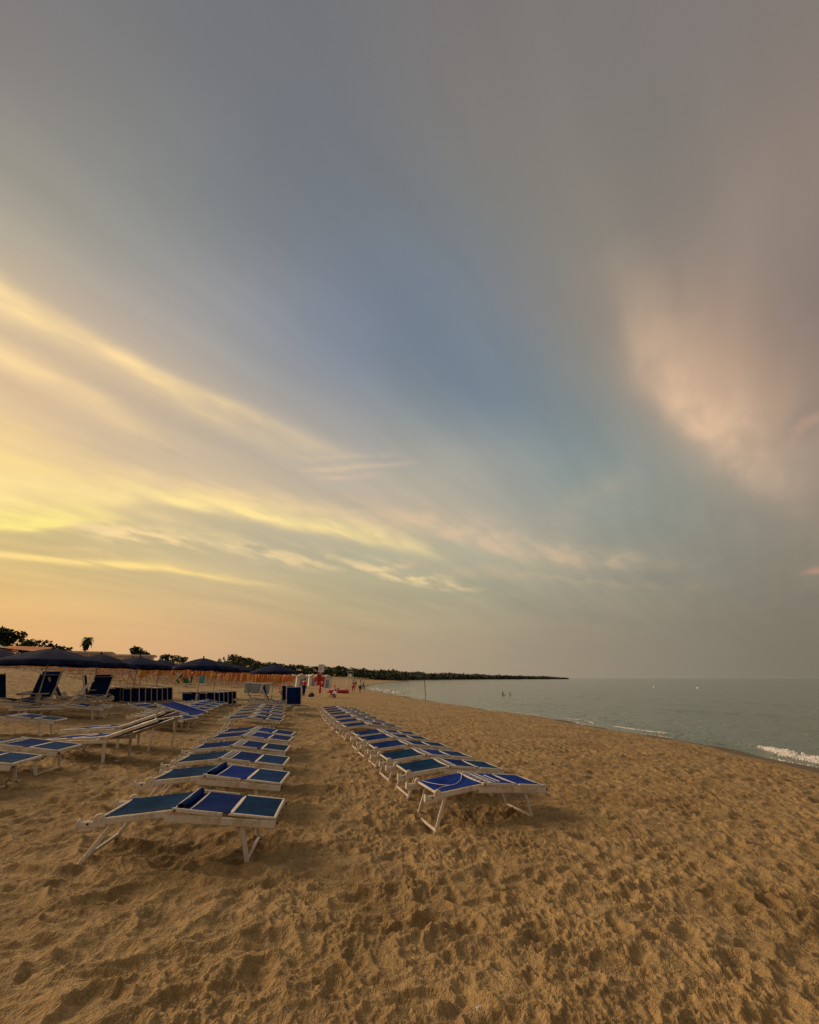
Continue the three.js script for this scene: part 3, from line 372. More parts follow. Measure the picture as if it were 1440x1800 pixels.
const sandMat = new THREE.MeshStandardMaterial({ vertexColors: true, roughness: 0.95, map: sandGrain, bumpMap: sandBump, bumpScale: 0.010 });
{ const m = new THREE.Mesh(buildBeach(), sandMat); m.name = 'beach_sand'; m.receiveShadow = m.castShadow = true; tag(m, 'trampled golden sand of the beach with footprints and scuffs', 'sand', null, 'structure'); scene.add(m); }

// sea: a sheet with low swell that turns into small breakers at the shore
function swell(x, z) {
  const off = -inland(x, z), d = Math.hypot(x, z);
  const calm = Math.exp(-d / 110);
  let h = 0.050 * noise(x * 0.30 + z * 0.08, z * 0.16) * smooth(0, 4, off) + 0.034 * noise(x * 0.7 + 9, z * 0.65) * smooth(0, 3, off) + 0.016 * noise(x * 1.9, z * 1.7);
  for (const [at, amp, w] of [[4.2, 0.07, 0.6], [7.5, 0.11, 0.8], [12, 0.13, 1.0], [17, 0.14, 1.2], [24, 0.14, 1.5], [33, 0.15, 1.8], [46, 0.15, 2.2]]) {
    const o = off - at - 1.6 * noise(z * 0.06 + at, x * 0.04) , on = smooth(-0.1, 0.35, noise(z * 0.07 + at * 3, at));
    h += amp * on * Math.exp(-(o * o) / (w * w * (o > 0 ? 1.6 : 0.5)));
  }
  h *= 0.25 + 0.75 * calm;
  if (z > -34) { const o = off - 1.15 - 0.3 * noise(z * 0.25, 3), k = smooth(-30, -15, z) * (0.75 + 0.25 * noise(z * 0.5, 8)); h += 0.24 * k * Math.exp(-(o * o) / (o > 0 ? 0.5 : 0.10)); }
  return h * smooth(-0.3, 0.7, off);
}
function buildSea() {
  const cols = 440, pos = [], uv = [], idx = [], rows = [];
  for (let i = 0; i <= 400; i++) rows.push(11 * Math.pow(260 / 11, i / 400));
  for (let i = 1; i <= 60; i++) rows.push(260 * Math.pow(25000 / 260, i / 60));
  for (const R of rows) for (let i = 0; i <= cols; i++) {
    const a = (-22 + 100 * i / cols) * RAD, x = Math.sin(a) * R, z = -Math.cos(a) * R;
    pos.push(x, WATER + (R < 600 ? swell(x, z) : 0) + 9 * Math.pow(R / 25000, 4), z); uv.push(x / 7, z / 7);
  }
  for (let j = 0; j + 1 < rows.length; j++) for (let i = 0; i < cols; i++) { const a = j * (cols + 1) + i, b = a + 1, c = a + cols + 1, d = c + 1; idx.push(a, b, c, b, d, c); }
  const g = new THREE.BufferGeometry();
  g.setAttribute('position', new THREE.Float32BufferAttribute(pos, 3)); g.setAttribute('uv', new THREE.Float32BufferAttribute(uv, 2)); g.setIndex(idx); g.computeVertexNormals();
  return g;
}
const seaBump = (() => { const n = 1024, a = tileNoise(n, 21, [[9, 1], [21, 0.7], [47, 0.45], [110, 0.25]]); return dataTex(n, (u, v, i, j) => { const h = a[j * n + i] * 255; return [h, h, h]; }); })();
const seaMat = new THREE.MeshPhysicalMaterial({ color: lin(0.150, 0.178, 0.132), roughness: 0.10, ior: 1.33, bumpMap: seaBump, bumpScale: 0.20 });
{ const m = new THREE.Mesh(buildSea(), seaMat); m.name = 'sea'; m.receiveShadow = m.castShadow = true; tag(m, 'calm grey green sea with low ripples', 'sea', null, 'structure'); scene.add(m); }
{ // foam: froth of small lumps along the breakers
  const r = rng(31), M = new THREE.Matrix4(), Q = new THREE.Quaternion(), list = [];
  const lump = (z, off, size) => { const x = shoreX(z) + 0.25 * Math.sin(z * 0.55) + 0.12 * Math.sin(z * 1.7 + 1) + off / 0.97, y = Math.max(WATER + swell(x, z), ground(x, z)) + size * 0.25; Q.setFromEuler(new THREE.Euler(r() * 6, r() * 6, r() * 6)); list.push(M.compose(V(x, y, z), Q.clone(), V(size * (0.8 + r()), size * (0.35 + 0.4 * r()), size * (0.8 + r()))).clone()); };
  for (let n = 0; n < 16000; n++) {
    const z = -12.2 - 24 * Math.pow(r(), 1.9), near = smooth(-19, -13.5, z), patch = noise(z * 0.42, 2.2) + 0.55 * near + 0.2 * noise(z * 1.9, 9);
    if (patch < 0.06 + 0.42 * r()) continue;
    const crest = 1.15 + 0.3 * noise(z * 0.25, 3), g = (r() + r() + r()) / 3 - 0.5;
    lump(z, crest - 0.16 - 0.22 * near + g * (0.22 + 0.55 * near), 0.010 + 0.030 * r() * r() * (0.5 + near));
  }
  for (let n = 0; n < 900; n++) { const z = -12 - 45 * r(), e = 0.12 + 0.25 * noise(z * 0.5, 1); if (noise(z * 0.3, 7) > 0.1) lump(z, e + 0.06 * (r() - 0.5), 0.010 + 0.014 * r()); }
  for (let n = 0; n < 900; n++) { const z = -78 - 40 * r(), k = 1.2 + 2.5 * r(); if (noise(z * 0.2, k) > 0.0) lump(z, k, 0.05 + 0.10 * r()); }
  const im = new THREE.InstancedMesh(new THREE.IcosahedronGeometry(1, 1), new THREE.MeshStandardMaterial({ color: lin(0.74, 0.71, 0.66), roughness: 0.7 }), list.length);
  list.forEach((m, i) => im.setMatrixAt(i, m)); im.name = 'sea_foam'; im.castShadow = im.receiveShadow = true; tag(im, 'white foam of small breakers along the waterline', 'foam', null, 'stuff'); scene.add(im);
}

// ---------------------------------------------------------------- materials for things
const fabricBump = (() => { const n = 256; return dataTex(n, (u, v, i, j) => { const h = 128 + 70 * (((i >> 1) + (j >> 1)) & 1 ? 1 : -1) + 30 * H2(i, j, 3); return [h, h, h]; }); })();
const fabricMap = (() => { const n = 512, a = tileNoise(n, 91, [[3, 1], [9, 0.8], [33, 0.5], [180, 0.4]]); return dataTex(n, (u, v, i, j) => { const k = clamp((a[j * n + i] - 0.5) * 2.2 + 0.5), s = 170 + 85 * k; return [s, s, 185 + 70 * k]; }, true); })();
const paintMap = (() => { const n = 512, a = tileNoise(n, 17, [[5, 1], [17, 0.8], [70, 0.7], [200, 0.4]]); return dataTex(n, (u, v, i, j) => { const k = clamp((a[j * n + i] - 0.40) * 5), s = mixn(226, 252, k); return [s, s * mixn(0.93, 0.99, k), s * mixn(0.82, 0.97, k)]; }, true); })();
const M = {
  frame: new THREE.MeshStandardMaterial({ color: lin(0.72, 0.67, 0.59), roughness: 0.35, map: paintMap }),
  plastic: new THREE.MeshStandardMaterial({ color: lin(0.74, 0.68, 0.58), roughness: 0.5, map: paintMap }),
  bolt: new THREE.MeshStandardMaterial({ color: lin(0.03, 0.028, 0.026), roughness: 0.5 }),
  cord: new THREE.MeshStandardMaterial({ color: lin(0.68, 0.66, 0.64), roughness: 0.8 }),
  navy: new THREE.MeshPhysicalMaterial({ color: lin(0.005, 0.032, 0.165), roughness: 0.9, specularIntensity: 0.12, map: fabricMap, bumpMap: fabricBump, bumpScale: 0.0006, side: THREE.DoubleSide }),
  royal: new THREE.MeshPhysicalMaterial({ color: lin(0.010, 0.044, 0.270), roughness: 0.9, specularIntensity: 0.12, map: fabricMap, bumpMap: fabricBump, bumpScale: 0.0006, side: THREE.DoubleSide }),
  teal: new THREE.MeshPhysicalMaterial({ color: lin(0.004, 0.042, 0.110), roughness: 0.9, specularIntensity: 0.12, map: fabricMap, bumpMap: fabricBump, bumpScale: 0.0006, side: THREE.DoubleSide }),
  faded: new THREE.MeshPhysicalMaterial({ color: lin(0.010, 0.056, 0.160), roughness: 0.9, specularIntensity: 0.12, map: fabricMap, bumpMap: fabricBump, bumpScale: 0.0006, side: THREE.DoubleSide }),
  canopy: new THREE.MeshPhysicalMaterial({ color: lin(0.014, 0.022, 0.066), specularIntensity: 0.2, roughness: 0.95, map: fabricMap, side: THREE.DoubleSide }),
  pole: new THREE.MeshStandardMaterial({ color: lin(0.55, 0.48, 0.40), roughness: 0.5 }),
  wood: new THREE.MeshStandardMaterial({ color: lin(0.22, 0.15, 0.09), roughness: 0.8 }),
  orange: new THREE.MeshStandardMaterial({ color: lin(0.55, 0.17, 0.030), roughness: 0.8, side: THREE.DoubleSide }),
  amber: new THREE.MeshStandardMaterial({ color: lin(0.60, 0.26, 0.040), roughness: 0.8, side: THREE.DoubleSide }),
  red: new THREE.MeshStandardMaterial({ color: lin(0.52, 0.028, 0.022), roughness: 0.45 }),
  white: new THREE.MeshStandardMaterial({ color: lin(0.76, 0.74, 0.70), roughness: 0.6 }),
  cream: new THREE.MeshStandardMaterial({ color: lin(0.60, 0.52, 0.40), roughness: 0.8 }),
  grey: new THREE.MeshStandardMaterial({ color: lin(0.26, 0.31, 0.33), roughness: 0.7 }),
  dark: new THREE.MeshStandardMaterial({ color: lin(0.03, 0.03, 0.03), roughness: 0.7 }),
  green: new THREE.MeshStandardMaterial({ color: lin(0.02, 0.16, 0.06), roughness: 0.8, side: THREE.DoubleSide }),
  turquoise: new THREE.MeshStandardMaterial({ color: lin(0.05, 0.30, 0.36), roughness: 0.8, side: THREE.DoubleSide }),
  skin: new THREE.MeshStandardMaterial({ color: lin(0.36, 0.20, 0.13), roughness: 0.6 }),
  hair: new THREE.MeshStandardMaterial({ color: lin(0.03, 0.02, 0.015), roughness: 0.6 }),
  bark: new THREE.MeshStandardMaterial({ color: lin(0.10, 0.07, 0.045), roughness: 0.95 }),
  leaf: new THREE.MeshStandardMaterial({ color: lin(0.062, 0.082, 0.032), roughness: 0.85, side: THREE.DoubleSide }),
  pineLeaf: new THREE.MeshStandardMaterial({ color: lin(0.050, 0.068, 0.030), roughness: 0.85, side: THREE.DoubleSide }),
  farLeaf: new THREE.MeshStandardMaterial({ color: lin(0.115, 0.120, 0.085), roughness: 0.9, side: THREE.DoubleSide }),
};

// ---------------------------------------------------------------- sunbeds
// Local axes: x from head (-0.94) to foot (0.94), z across, y up from the sand.
function sheet(corners, nu, nv, sag, seed, thick = 0.005) {  // cloth between four corners (head left, head right, foot left, foot right) with sag and small folds
  const [a, b, c, d] = corners, pos = [], uv = [], idx = [], n = (nu + 1) * (nv + 1);
  for (let k = 0; k < 2; k++) for (let i = 0; i <= nu; i++) for (let j = 0; j <= nv; j++) {
    const u = i / nu, v = j / nv, p = a.clone().multiplyScalar((1 - u) * (1 - v)).addScaledVector(b, (1 - u) * v).addScaledVector(c, u * (1 - v)).addScaledVector(d, u * v);
    const e = Math.sin(Math.PI * v) * (0.35 + 0.65 * Math.sin(Math.PI * u));
    p.y += -sag * e + 0.5 * sag * fbm(u * 1.3 + seed, v * 4.5 + seed * 3, 3) * Math.sin(Math.PI * v) * Math.sin(Math.PI * clamp(u, 0.04, 0.96)) - k * thick;
    pos.push(p.x, p.y, p.z); uv.push(p.x * 2.2 + seed, p.z * 2.2 + p.y);
  }
  for (let i = 0; i < nu; i++) for (let j = 0; j < nv; j++) { const q = i * (nv + 1) + j, r = q + nv + 1; idx.push(q, q + 1, r, q + 1, r + 1, r, q + n, r + n, q + 1 + n, q + 1 + n, r + n, r + 1 + n); }
  for (let i = 0; i < nu; i++) for (const j of [0, nv]) { const q = i * (nv + 1) + j, r = q + nv + 1; idx.push(q, r, q + n, r, r + n, q + n); }
  for (let j = 0; j < nv; j++) for (const i of [0, nu]) { const q = i * (nv + 1) + j, r = q + 1; idx.push(q, r, q + n, r, r + n, q + n); }
  const g = new THREE.BufferGeometry(); g.setAttribute('position', new THREE.Float32BufferAttribute(pos, 3)); g.setAttribute('uv', new THREE.Float32BufferAttribute(uv, 2)); g.setIndex(idx); g.computeVertexNormals(); return g;
}
const knobGeo = (() => { const g = lathe([[0.001, -0.022], [0.040, -0.022], [0.050, -0.012], [0.050, 0.012], [0.040, 0.022], [0.001, 0.022]], 14); g.rotateX(Math.PI / 2); return g; })();
const boltGeo = (() => { const g = new THREE.CylinderGeometry(0.011, 0.011, 0.008, 8); g.rotateX(Math.PI / 2); return g; })();
const HW = 0.365;
function sunbed({ back = 0, cloth = ['teal', 'navy', 'faded'], folded = false, hood = false, roll = false, cords = false, short = false, splay = -0.90, drop = -0.07, seed = 1 }) {
  const g = new THREE.Group(), hinge = V(-0.06, 0.43, 0), head = back > 0 ? V(-0.06 - 0.84 * Math.cos(back), 0.43 + 0.84 * Math.sin(back), 0) : V(-0.80, 0.345, 0), foot = V(0.94, 0.345, 0), seatHead = V(0.04, 0.425, 0);
  const at = (p, q, t) => p.clone().lerp(q, t), side = (p, s, dz = HW, dy = 0) => V(p.x, p.y + dy, s * dz);
  const dirB = hinge.clone().sub(head).normalize(), nB = V(-dirB.y, dirB.x, 0);
  for (const s of [-1, 1]) {
    part(g, 'back_rail', bar(side(at(head, hinge, -0.02), s), side(at(head, hinge, 1.10), s), 0.028, 0.062), M.frame);
    part(g, 'base_rail', bar(side(V(short ? -0.14 : back > 0 ? -0.94 : -0.16, short ? 0.39 : back > 0 ? 0.33 : 0.385, 0), s, HW + 0.001), side(foot, s, HW + 0.001, -0.012), 0.030, 0.072), M.frame);
    part(g, 'arm_rail', bar(side(V(-0.10, 0.462, 0), s, HW + 0.024), side(V(0.40, 0.420, 0), s, HW + 0.024), 0.022, 0.036), M.frame);
    part(g, 'foot_rail', bar(side(V(0.50, 0.418, 0), s, HW - 0.002), side(V(0.938, 0.383, 0), s, HW - 0.002), 0.030, 0.022), M.frame);
    if (!short) {
    const cap = part(g, 'head_bracket', merge([bar(V(-0.955, 0.325, s * HW), V(-0.70, 0.335, s * HW), 0.040, 0.055), bar(V(-0.962, 0.330, s * HW), V(-0.945, 0.330, s * HW), 0.058, 0.085), bar(V(-0.93, 0.285, s * HW), V(-0.78, 0.30, s * HW), 0.030, 0.035)]), M.plastic);
    const bo = part(cap, 'bolt', boltGeo, M.bolt); bo.position.set(-0.86, 0.335, s * (HW + 0.021));
    const k = part(g, 'hinge_knob', knobGeo, M.plastic); k.position.set(-0.775, 0.372, s * HW);
    }
    const b2 = part(g, 'hinge_bolt', boltGeo, M.bolt); b2.position.set(-0.07, 0.455, s * (HW + 0.037));
    const b3 = part(g, 'foot_bolt', boltGeo, M.bolt); b3.scale.set(1.5, 1.5, 2.2); b3.rotation.y = Math.PI / 2; b3.position.set(0.962, 0.345, s * (HW - 0.01));
    if (folded) {
      part(g, 'leg', bar(V(-0.66, 0.30, s * (HW - 0.035)), V(-0.24, 0.33, s * (HW - 0.035)), 0.024, 0.036), M.frame);
      part(g, 'leg', bar(V(0.62, 0.29, s * (HW - 0.035)), V(0.20, 0.32, s * (HW - 0.035)), 0.024, 0.036), M.frame);
    } else {
      part(g, 'leg', short ? bar(V(-0.08, 0.38, s * (HW - 0.035)), V(-0.13, -0.07, s * (HW - 0.045)), 0.026, 0.046) : bar(V(-0.64, 0.34, s * (HW - 0.035)), V(splay, drop, s * (HW - 0.045)), 0.026, 0.046), M.frame);
      part(g, 'leg', bar(V(0.60, 0.34, s * (HW - 0.035)), V(0.735, -0.07, s * (HW - 0.045)), 0.026, 0.046), M.frame);
    }
  }
  const cross = (name, p, w = 0.030, h = 0.026) => part(g, name, bar(V(p.x, p.y, -HW + 0.014), V(p.x, p.y, HW - 0.014), w, h), M.frame);
  if (!folded) { cross('leg_brace', short ? V(-0.128, -0.005, 0) : V(mixn(-0.64, splay, 0.70), mixn(0.34, drop, 0.70), 0), 0.034, 0.034); cross('leg_brace', V(0.705, 0.02, 0), 0.030, 0.030); }
  const top = (p, d) => p.clone().addScaledVector(nB, d);
  cross('back_crossbar', top(at(head, hinge, 0.04), 0.022)); cross('back_crossbar', top(at(head, hinge, 0.965), 0.026), 0.022, 0.024);
  cross('seat_crossbar', V(0.07, 0.446, 0), 0.026, 0.024); cross('seat_crossbar', V(0.475, 0.413, 0), 0.045, 0.020); cross('foot_crossbar', V(0.925, 0.372, 0), 0.034, 0.040);
  const h1 = top(at(head, hinge, 0.03), 0.036), h2 = top(at(head, hinge, 0.95), 0.038), w = HW - 0.022;
  part(g, 'back_cloth', sheet([V(h1.x, h1.y, -w), V(h1.x, h1.y, w), V(h2.x, h2.y, -w), V(h2.x, h2.y, w)], 14, 12, 0.045, seed), M[cloth[0]]);
  part(g, 'seat_cloth', sheet([V(0.075, 0.460, -w), V(0.075, 0.460, w), V(0.47, 0.424, -w), V(0.47, 0.424, w)], 10, 10, 0.016, seed + 5), M[cloth[1]]);
  part(g, 'foot_cloth', sheet([V(0.485, 0.424, -w), V(0.485, 0.424, w), V(0.922, 0.392, -w), V(0.922, 0.392, w)], 8, 8, 0.012, seed + 9), M[cloth[2]]);
  // strap between the two bars at the middle, laced with cord
  part(g, 'middle_strap', sheet([V(-0.075, 0.452, -w * 0.9), V(-0.075, 0.452, w * 0.9), V(0.06, 0.452, -w * 0.9), V(0.06, 0.452, w * 0.9)], 4, 6, 0.03, seed + 2), M[cloth[roll ? 1 : 0]]);
  if (roll) {
    const r = part(g, 'cloth_roll', wire([V(-0.035, 0.468, -w), V(-0.03, 0.462, 0), V(-0.035, 0.470, w)], 0.038, 10), M.navy);
    const pts = []; for (let i = 0; i <= 26; i++) pts.push(V(-0.06 + (i % 2 ? 0.018 : -0.012), 0.494 + (i % 2 ? 0.012 : -0.006), -w * 0.92 + 1.84 * w * i / 26));
    part(r, 'lace', wire(pts, 0.004, 110), M.cord);
  } else if (back <= 0) {
    const pts = []; for (let i = 0; i <= 12; i++) pts.push(V(i % 2 ? 0.055 : -0.075, 0.464, -w * 0.95 + 1.9 * w * i / 12));
    part(g, 'lace', wire(pts, 0.003, 72), M.cord);
  }
  if (cords) {
    part(g, 'cord', wire([V(-0.74, 0.392, -w), V(-0.60, 0.386, -0.1), V(-0.42, 0.40, 0.08), V(-0.25, 0.430, -0.02), V(-0.10, 0.475, -0.25)], 0.0045, 40), M.cord);
    part(g, 'cord', wire([V(-0.74, 0.388, w * 0.9), V(-0.70, 0.384, 0.2), V(-0.58, 0.388, 0.10), V(-0.45, 0.402, 0.09)], 0.0045, 30), M.cord);
    for (const x of [0.12, 0.155]) { const p = []; for (let i = 0; i <= 24; i++) p.push(V(x + 0.012 * Math.sin(i * 2.1 + x * 40), 0.458 - (x - 0.07) * 0.09 + 0.004, -w * 0.9 + 1.8 * w * i / 24)); part(g, 'lace', wire(p, 0.0028, 90), M.cord); }
    part(g, 'white_strip', bar(V(0.275, 0.437, -w * 0.75), V(0.275, 0.437, w * 0.6), 0.022, 0.004), M.cord);
  }
  if (hood) {
    for (const s of [-1, 1]) part(g, 'hood_post', bar(V(-0.70, 0.0, s * (HW + 0.03)), V(-0.72, 0.93, s * (HW + 0.03)), 0.018, 0.03), M.frame);
    const hd = part(g, 'sunshade_hood', sheet([V(-1.25, 0.74, -HW), V(-1.25, 0.74, HW), V(-0.62, 0.96, -HW), V(-0.62, 0.96, HW)], 6, 6, 0.03, seed + 3), M.royal);
    for (const s of [-1, 1]) part(hd, 'hood_bar', bar(V(-1.26, 0.735, s * HW), V(-0.61, 0.965, s * HW), 0.018, 0.022), M.frame);
  }
  return g;
}
const HUES = [['teal', 'navy', 'faded'], ['teal', 'royal', 'faded'], ['navy', 'navy', 'teal'], ['navy', 'royal', 'navy']];
const flat = HUES.map((c, i) => sunbed({ cloth: c, seed: i * 7 + 2 }));
const flatRight = HUES.map((c, i) => sunbed({ cloth: c, splay: -0.80, seed: i * 7 + 3 }));
const raised = [0.95, 1.2, 1.35].map((b, i) => sunbed({ back: b, cloth: HUES[i], seed: i * 5 + 40 }));
const foldedBed = [0, 2].map((i) => sunbed({ folded: true, cloth: ['navy', 'navy', 'navy'], seed: 60 + i }));
const ORD = ['nearest', 'second', 'third', 'fourth', 'fifth', 'sixth', 'seventh', 'eighth', 'ninth', 'tenth', 'eleventh', 'twelfth', 'thirteenth', 'fourteenth'];
// footX, footZ: the near corner of the foot end; turn in degrees (positive: the foot points away from the viewer)
function placeBed(src, fx, fz, turn, label, group, clone = true) {
  const o = clone ? copyOf(src, 'sunbed', label, 'sunbed', group) : (src.name = numbered('sunbed'), tag(src, label, 'sunbed', group), scene.add(src), src);
  const a = turn * RAD, c = Math.cos(a), s = Math.sin(a), cx = fx - (0.94 * c + HW * s), cz = fz - (-0.94 * s + HW * c);
  const gh = ground(cx - 0.85 * c, cz + 0.85 * s), gf = ground(cx + 0.7 * c, cz - 0.7 * s);
  o.position.set(cx, (gh + gf) / 2 + 0.015, cz); o.rotation.order = 'YZX'; o.rotation.y = a; o.rotation.z = Math.atan2(gf - gh, 1.55);
  return o;
}
const DR = 15.67 * RAD;
{ // right row: two runs, heads to the left, feet towards the sea
  const r = rng(11);
  const heads = [[0.19, -6.40], [-0.20, -7.60], [-0.56, -8.65], [-0.89, -9.85], [-1.25, -10.95], [-1.53, -11.95], [-2.10, -13.75], [-2.48, -14.93], [-2.85, -16.15], [-3.22, -17.35], [-3.54, -18.45], [-3.86, -19.6], [-4.17, -20.8]];
  const kinds = [3, 0, 1, 2, 2, 3, 0, 3, 2, 0, 1, 3, 2];
  heads.forEach(([x, z], i) => {
    const t = (i === 0 ? 20 : 17.5) + 2.5 * (r() - 0.5), a = t * RAD;
    const label = i === 0 ? 'royal blue sunbed with loose white cords, nearest in the right row' : i < 6 ? `${ORD[i]} sunbed from the camera in the right row, blue cloth on white frame` : i === 12 ? 'farthest sunbed of the right row, end of its far cluster' : `blue sunbed in the far cluster of the right row, ${['first', 'second', 'third', 'fourth', 'fifth', 'sixth'][i - 6]} after the gap`;
    const src = i === 0 ? sunbed({ cloth: ['royal', 'royal', 'royal'], cords: true, splay: -0.84, drop: -0.21, seed: 4 }) : flatRight[kinds[i]];
    placeBed(src, x + 1.9 * Math.cos(a), z - 1.9 * Math.sin(a), t, label, 'sunbeds in the right row', i !== 0);
  });
}
{ // left row
  const r = rng(12);
  const feet = [[-1.42, -5.19], [-1.77, -6.57], [-2.08, -7.78], [-2.41, -9.08], [-2.71, -10.37], [-2.93, -11.4], [-4.10, -14.5], [-4.40, -15.7], [-4.78, -17.0], [-5.15, -18.4], [-5.55, -19.8]];
  feet.forEach(([x, z], i) => {
    const t = (i === 0 ? 9 : 7) + 3 * (r() - 0.5);
    const label = i === 0 ? 'large dark blue sunbed with rolled cloth at its middle, nearest in the left row' : i < 6 ? `${ORD[i]} sunbed from the camera in the left row, foot towards the walkway` : i === 10 ? 'farthest sunbed of the left row, just before the upright loungers' : `blue sunbed in the far cluster of the left row, ${['first', 'second', 'third', 'fourth'][i - 6]} after the gap`;
    const src = i === 0 ? sunbed({ cloth: ['teal', 'navy', 'teal'], roll: true, seed: 8 }) : i === 1 ? sunbed({ cloth: ['teal', 'royal', 'faded'], roll: true, seed: 15 }) : flat[[0, 1, 0, 2, 3, 3, 2, 0, 1, 0, 2][i]];
    placeBed(src, x, z, t, label, 'sunbeds in the left row', i > 1);
  });
}
{ // row along the left edge and on to the umbrellas
  const list = [[-5.73, -6.81, 12, 'blue sunbed cut by the left edge of the picture, nearest of the outer row'], [-5.98, -7.95, 10, 'second sunbed of the outer row, its foot at the left edge'],
    [-9.04, -11.65, 18, 'sunbed at the left edge behind the outer row, seen almost edge on'],
    [-6.71, -13.57, -8, 'nearest of the tight run of sunbeds before the propped beds']];
  list.forEach(([x, z, t, label], i) => placeBed(flat[[0, 0, 2, 1][i]], x, z, t, label, 'sunbeds in the outer left row'));
  [[-7.02, -14.6], [-7.3, -15.6], [-7.6, -16.7], [-7.9, -17.8], [-8.25, -19.1], [-8.55, -20.4]].forEach(([x, z], i) => placeBed(flat[(i * 3 + 1) % 4], x, z, -6 + 2 * (i % 3), `${['second', 'third', 'fourth', 'fifth', 'sixth', 'last'][i]} of the tight run of sunbeds before the propped beds`, 'sunbeds in the outer left row'));
  const long = (src, hx, hz, turn, label) => { const o = placeBed(src, 0, 0, 0, label, 'long sunbeds of the outer row, heads to the right', false), a = turn * RAD; o.position.set(hx, ground(hx, hz) + 0.01, hz); o.rotation.set(0, a, 0); o.scale.x = 1.42; };
  long(sunbed({ cloth: ['navy', 'royal', 'royal'], back: 0.42, short: true, seed: 71 }), -6.05, -9.5, 171, 'long sunbed with half raised back, nearest of the outer pair');
  long(sunbed({ cloth: ['navy', 'royal', 'royal'], back: 0.42, short: true, hood: true, seed: 77 }), -6.75, -10.95, 173, 'long sunbed with raised blue sunshade hood on white posts');
  long(sunbed({ cloth: ['navy', 'navy', 'navy'], back: 1.1, seed: 79 }), -11.7, -15.3, -145, 'long lounger with steep back before the second tray table');
  placeBed(flat[2], -9.3, -16.2, -14, 'flat sunbed lying behind the hooded one', 'sunbeds in the outer left row');
  placeBed(flat[3], -10.4, -15.4, 22, 'flat sunbed beside the round tray tables', 'sunbeds in the outer left row');
}
{ // loungers with raised backs under the navy umbrellas and by the bins
  const list = [[-13.9, -15.6, -84, 2, 'upright navy lounger back, left of the first tray table'], [-12.75, -15.2, 24, 1, 'reclined lounger just left of the first umbrella pole'], [-12.4, -17.4, 30, 0, 'reclined navy lounger between the two tray tables'],
    [-13.6, -18.3, -75, 1, 'upright lounger behind the second umbrella pole'], [-12.5, -18.9, 30, 1, 'steep reclined lounger right of the second tray table'], [-14.9, -20.2, -75, 2, 'upright lounger at the back beneath the third umbrella'], [-15.6, -17.8, -80, 2, 'upright lounger back farthest left under the umbrellas'],
    [-4.95, -22.2, 82, 2, 'single upright lounger seen from behind at the end of the walkway'], [-6.3, -23.4, 14, 0, 'reclined lounger left of the single upright one'], [-6.9, -24.7, 10, 1, 'upright lounger in front of the grey bins'], [-6.2, -25.8, 80, 2, 'navy lounger back behind the reclined one, near the bins'], [-8.0, -25.6, 20, 0, 'lounger under the rightmost navy umbrella']];
  for (const [x, z, t, k, label] of list) placeBed(raised[k], x, z, t, label, 'loungers with raised backs');
}
{ // beds tipped on their long side, stacked one behind the other
  const stack = (n, x, z, dx, dz, turn, where) => { for (let i = 0; i < n; i++) {
    const o = copyOf(foldedBed[i % 2], 'tipped_sunbed', `navy sunbed tipped on its side, ${['first', 'second', 'third', 'fourth', 'fifth', 'sixth', 'seventh'][i]} of the ${where}`, 'sunbed', 'sunbeds tipped on their sides');
    const px = x + dx * i, pz = z + dz * i; o.rotation.order = 'YXZ'; o.rotation.y = turn * RAD; o.rotation.x = -1.22; o.position.set(px, ground(px, pz) + 0.24, pz); } };
  stack(6, -11.0, -22.9, -0.01, -0.6, -3, 'right stack behind the tight run');
  stack(7, -14.15, -21.6, -0.05, -0.6, -2, 'left stack under the navy umbrellas');
}

// ---------------------------------------------------------------- navy umbrellas and their tray tables
function canopyGeo(R, rise, ribs, drop) {                  // panels sag between the ribs and end in a short valance
  const pos = [], uv = [], idx = [], nr = 8, na = ribs * 4;
  for (let j = 0; j <= nr + 1; j++) for (let i = 0; i <= na; i++) {
    const t = Math.min(1, j / nr), a = i / na * Math.PI * 2, sagv = Math.pow(Math.abs(Math.sin(a * ribs / 2)), 0.9), r = R * t * (1 - 0.055 * sagv * t);
    const y = rise * (1 - Math.pow(t, 1.35)) - 0.05 * sagv * t * (1 - t) * 2 - (j > nr ? drop * (0.8 + 0.2 * sagv) : 0);
    pos.push(r * Math.cos(a), y, r * Math.sin(a)); uv.push(a * 2, t * 2);
  }
  for (let j = 0; j <= nr; j++) for (let i = 0; i < na; i++) { const q = j * (na + 1) + i, r = q + na + 1; idx.push(q, q + 1, r, q + 1, r + 1, r); }
  const g = new THREE.BufferGeometry(); g.setAttribute('position', new THREE.Float32BufferAttribute(pos, 3)); g.setAttribute('uv', new THREE.Float32BufferAttribute(uv, 2)); g.setIndex(idx); g.computeVertexNormals(); return g;
}
const CAN = canopyGeo(1.42, 0.44, 8, 0.13);
const RIBS = Array.from({ length: 8 }, (_, i) => { const a = i * Math.PI / 4; return rod(V(0.03 * Math.cos(a), 0.40, 0.03 * Math.sin(a)), V(1.38 * Math.cos(a), -0.02, 1.38 * Math.sin(a)), 0.008, 0.006, 5); });
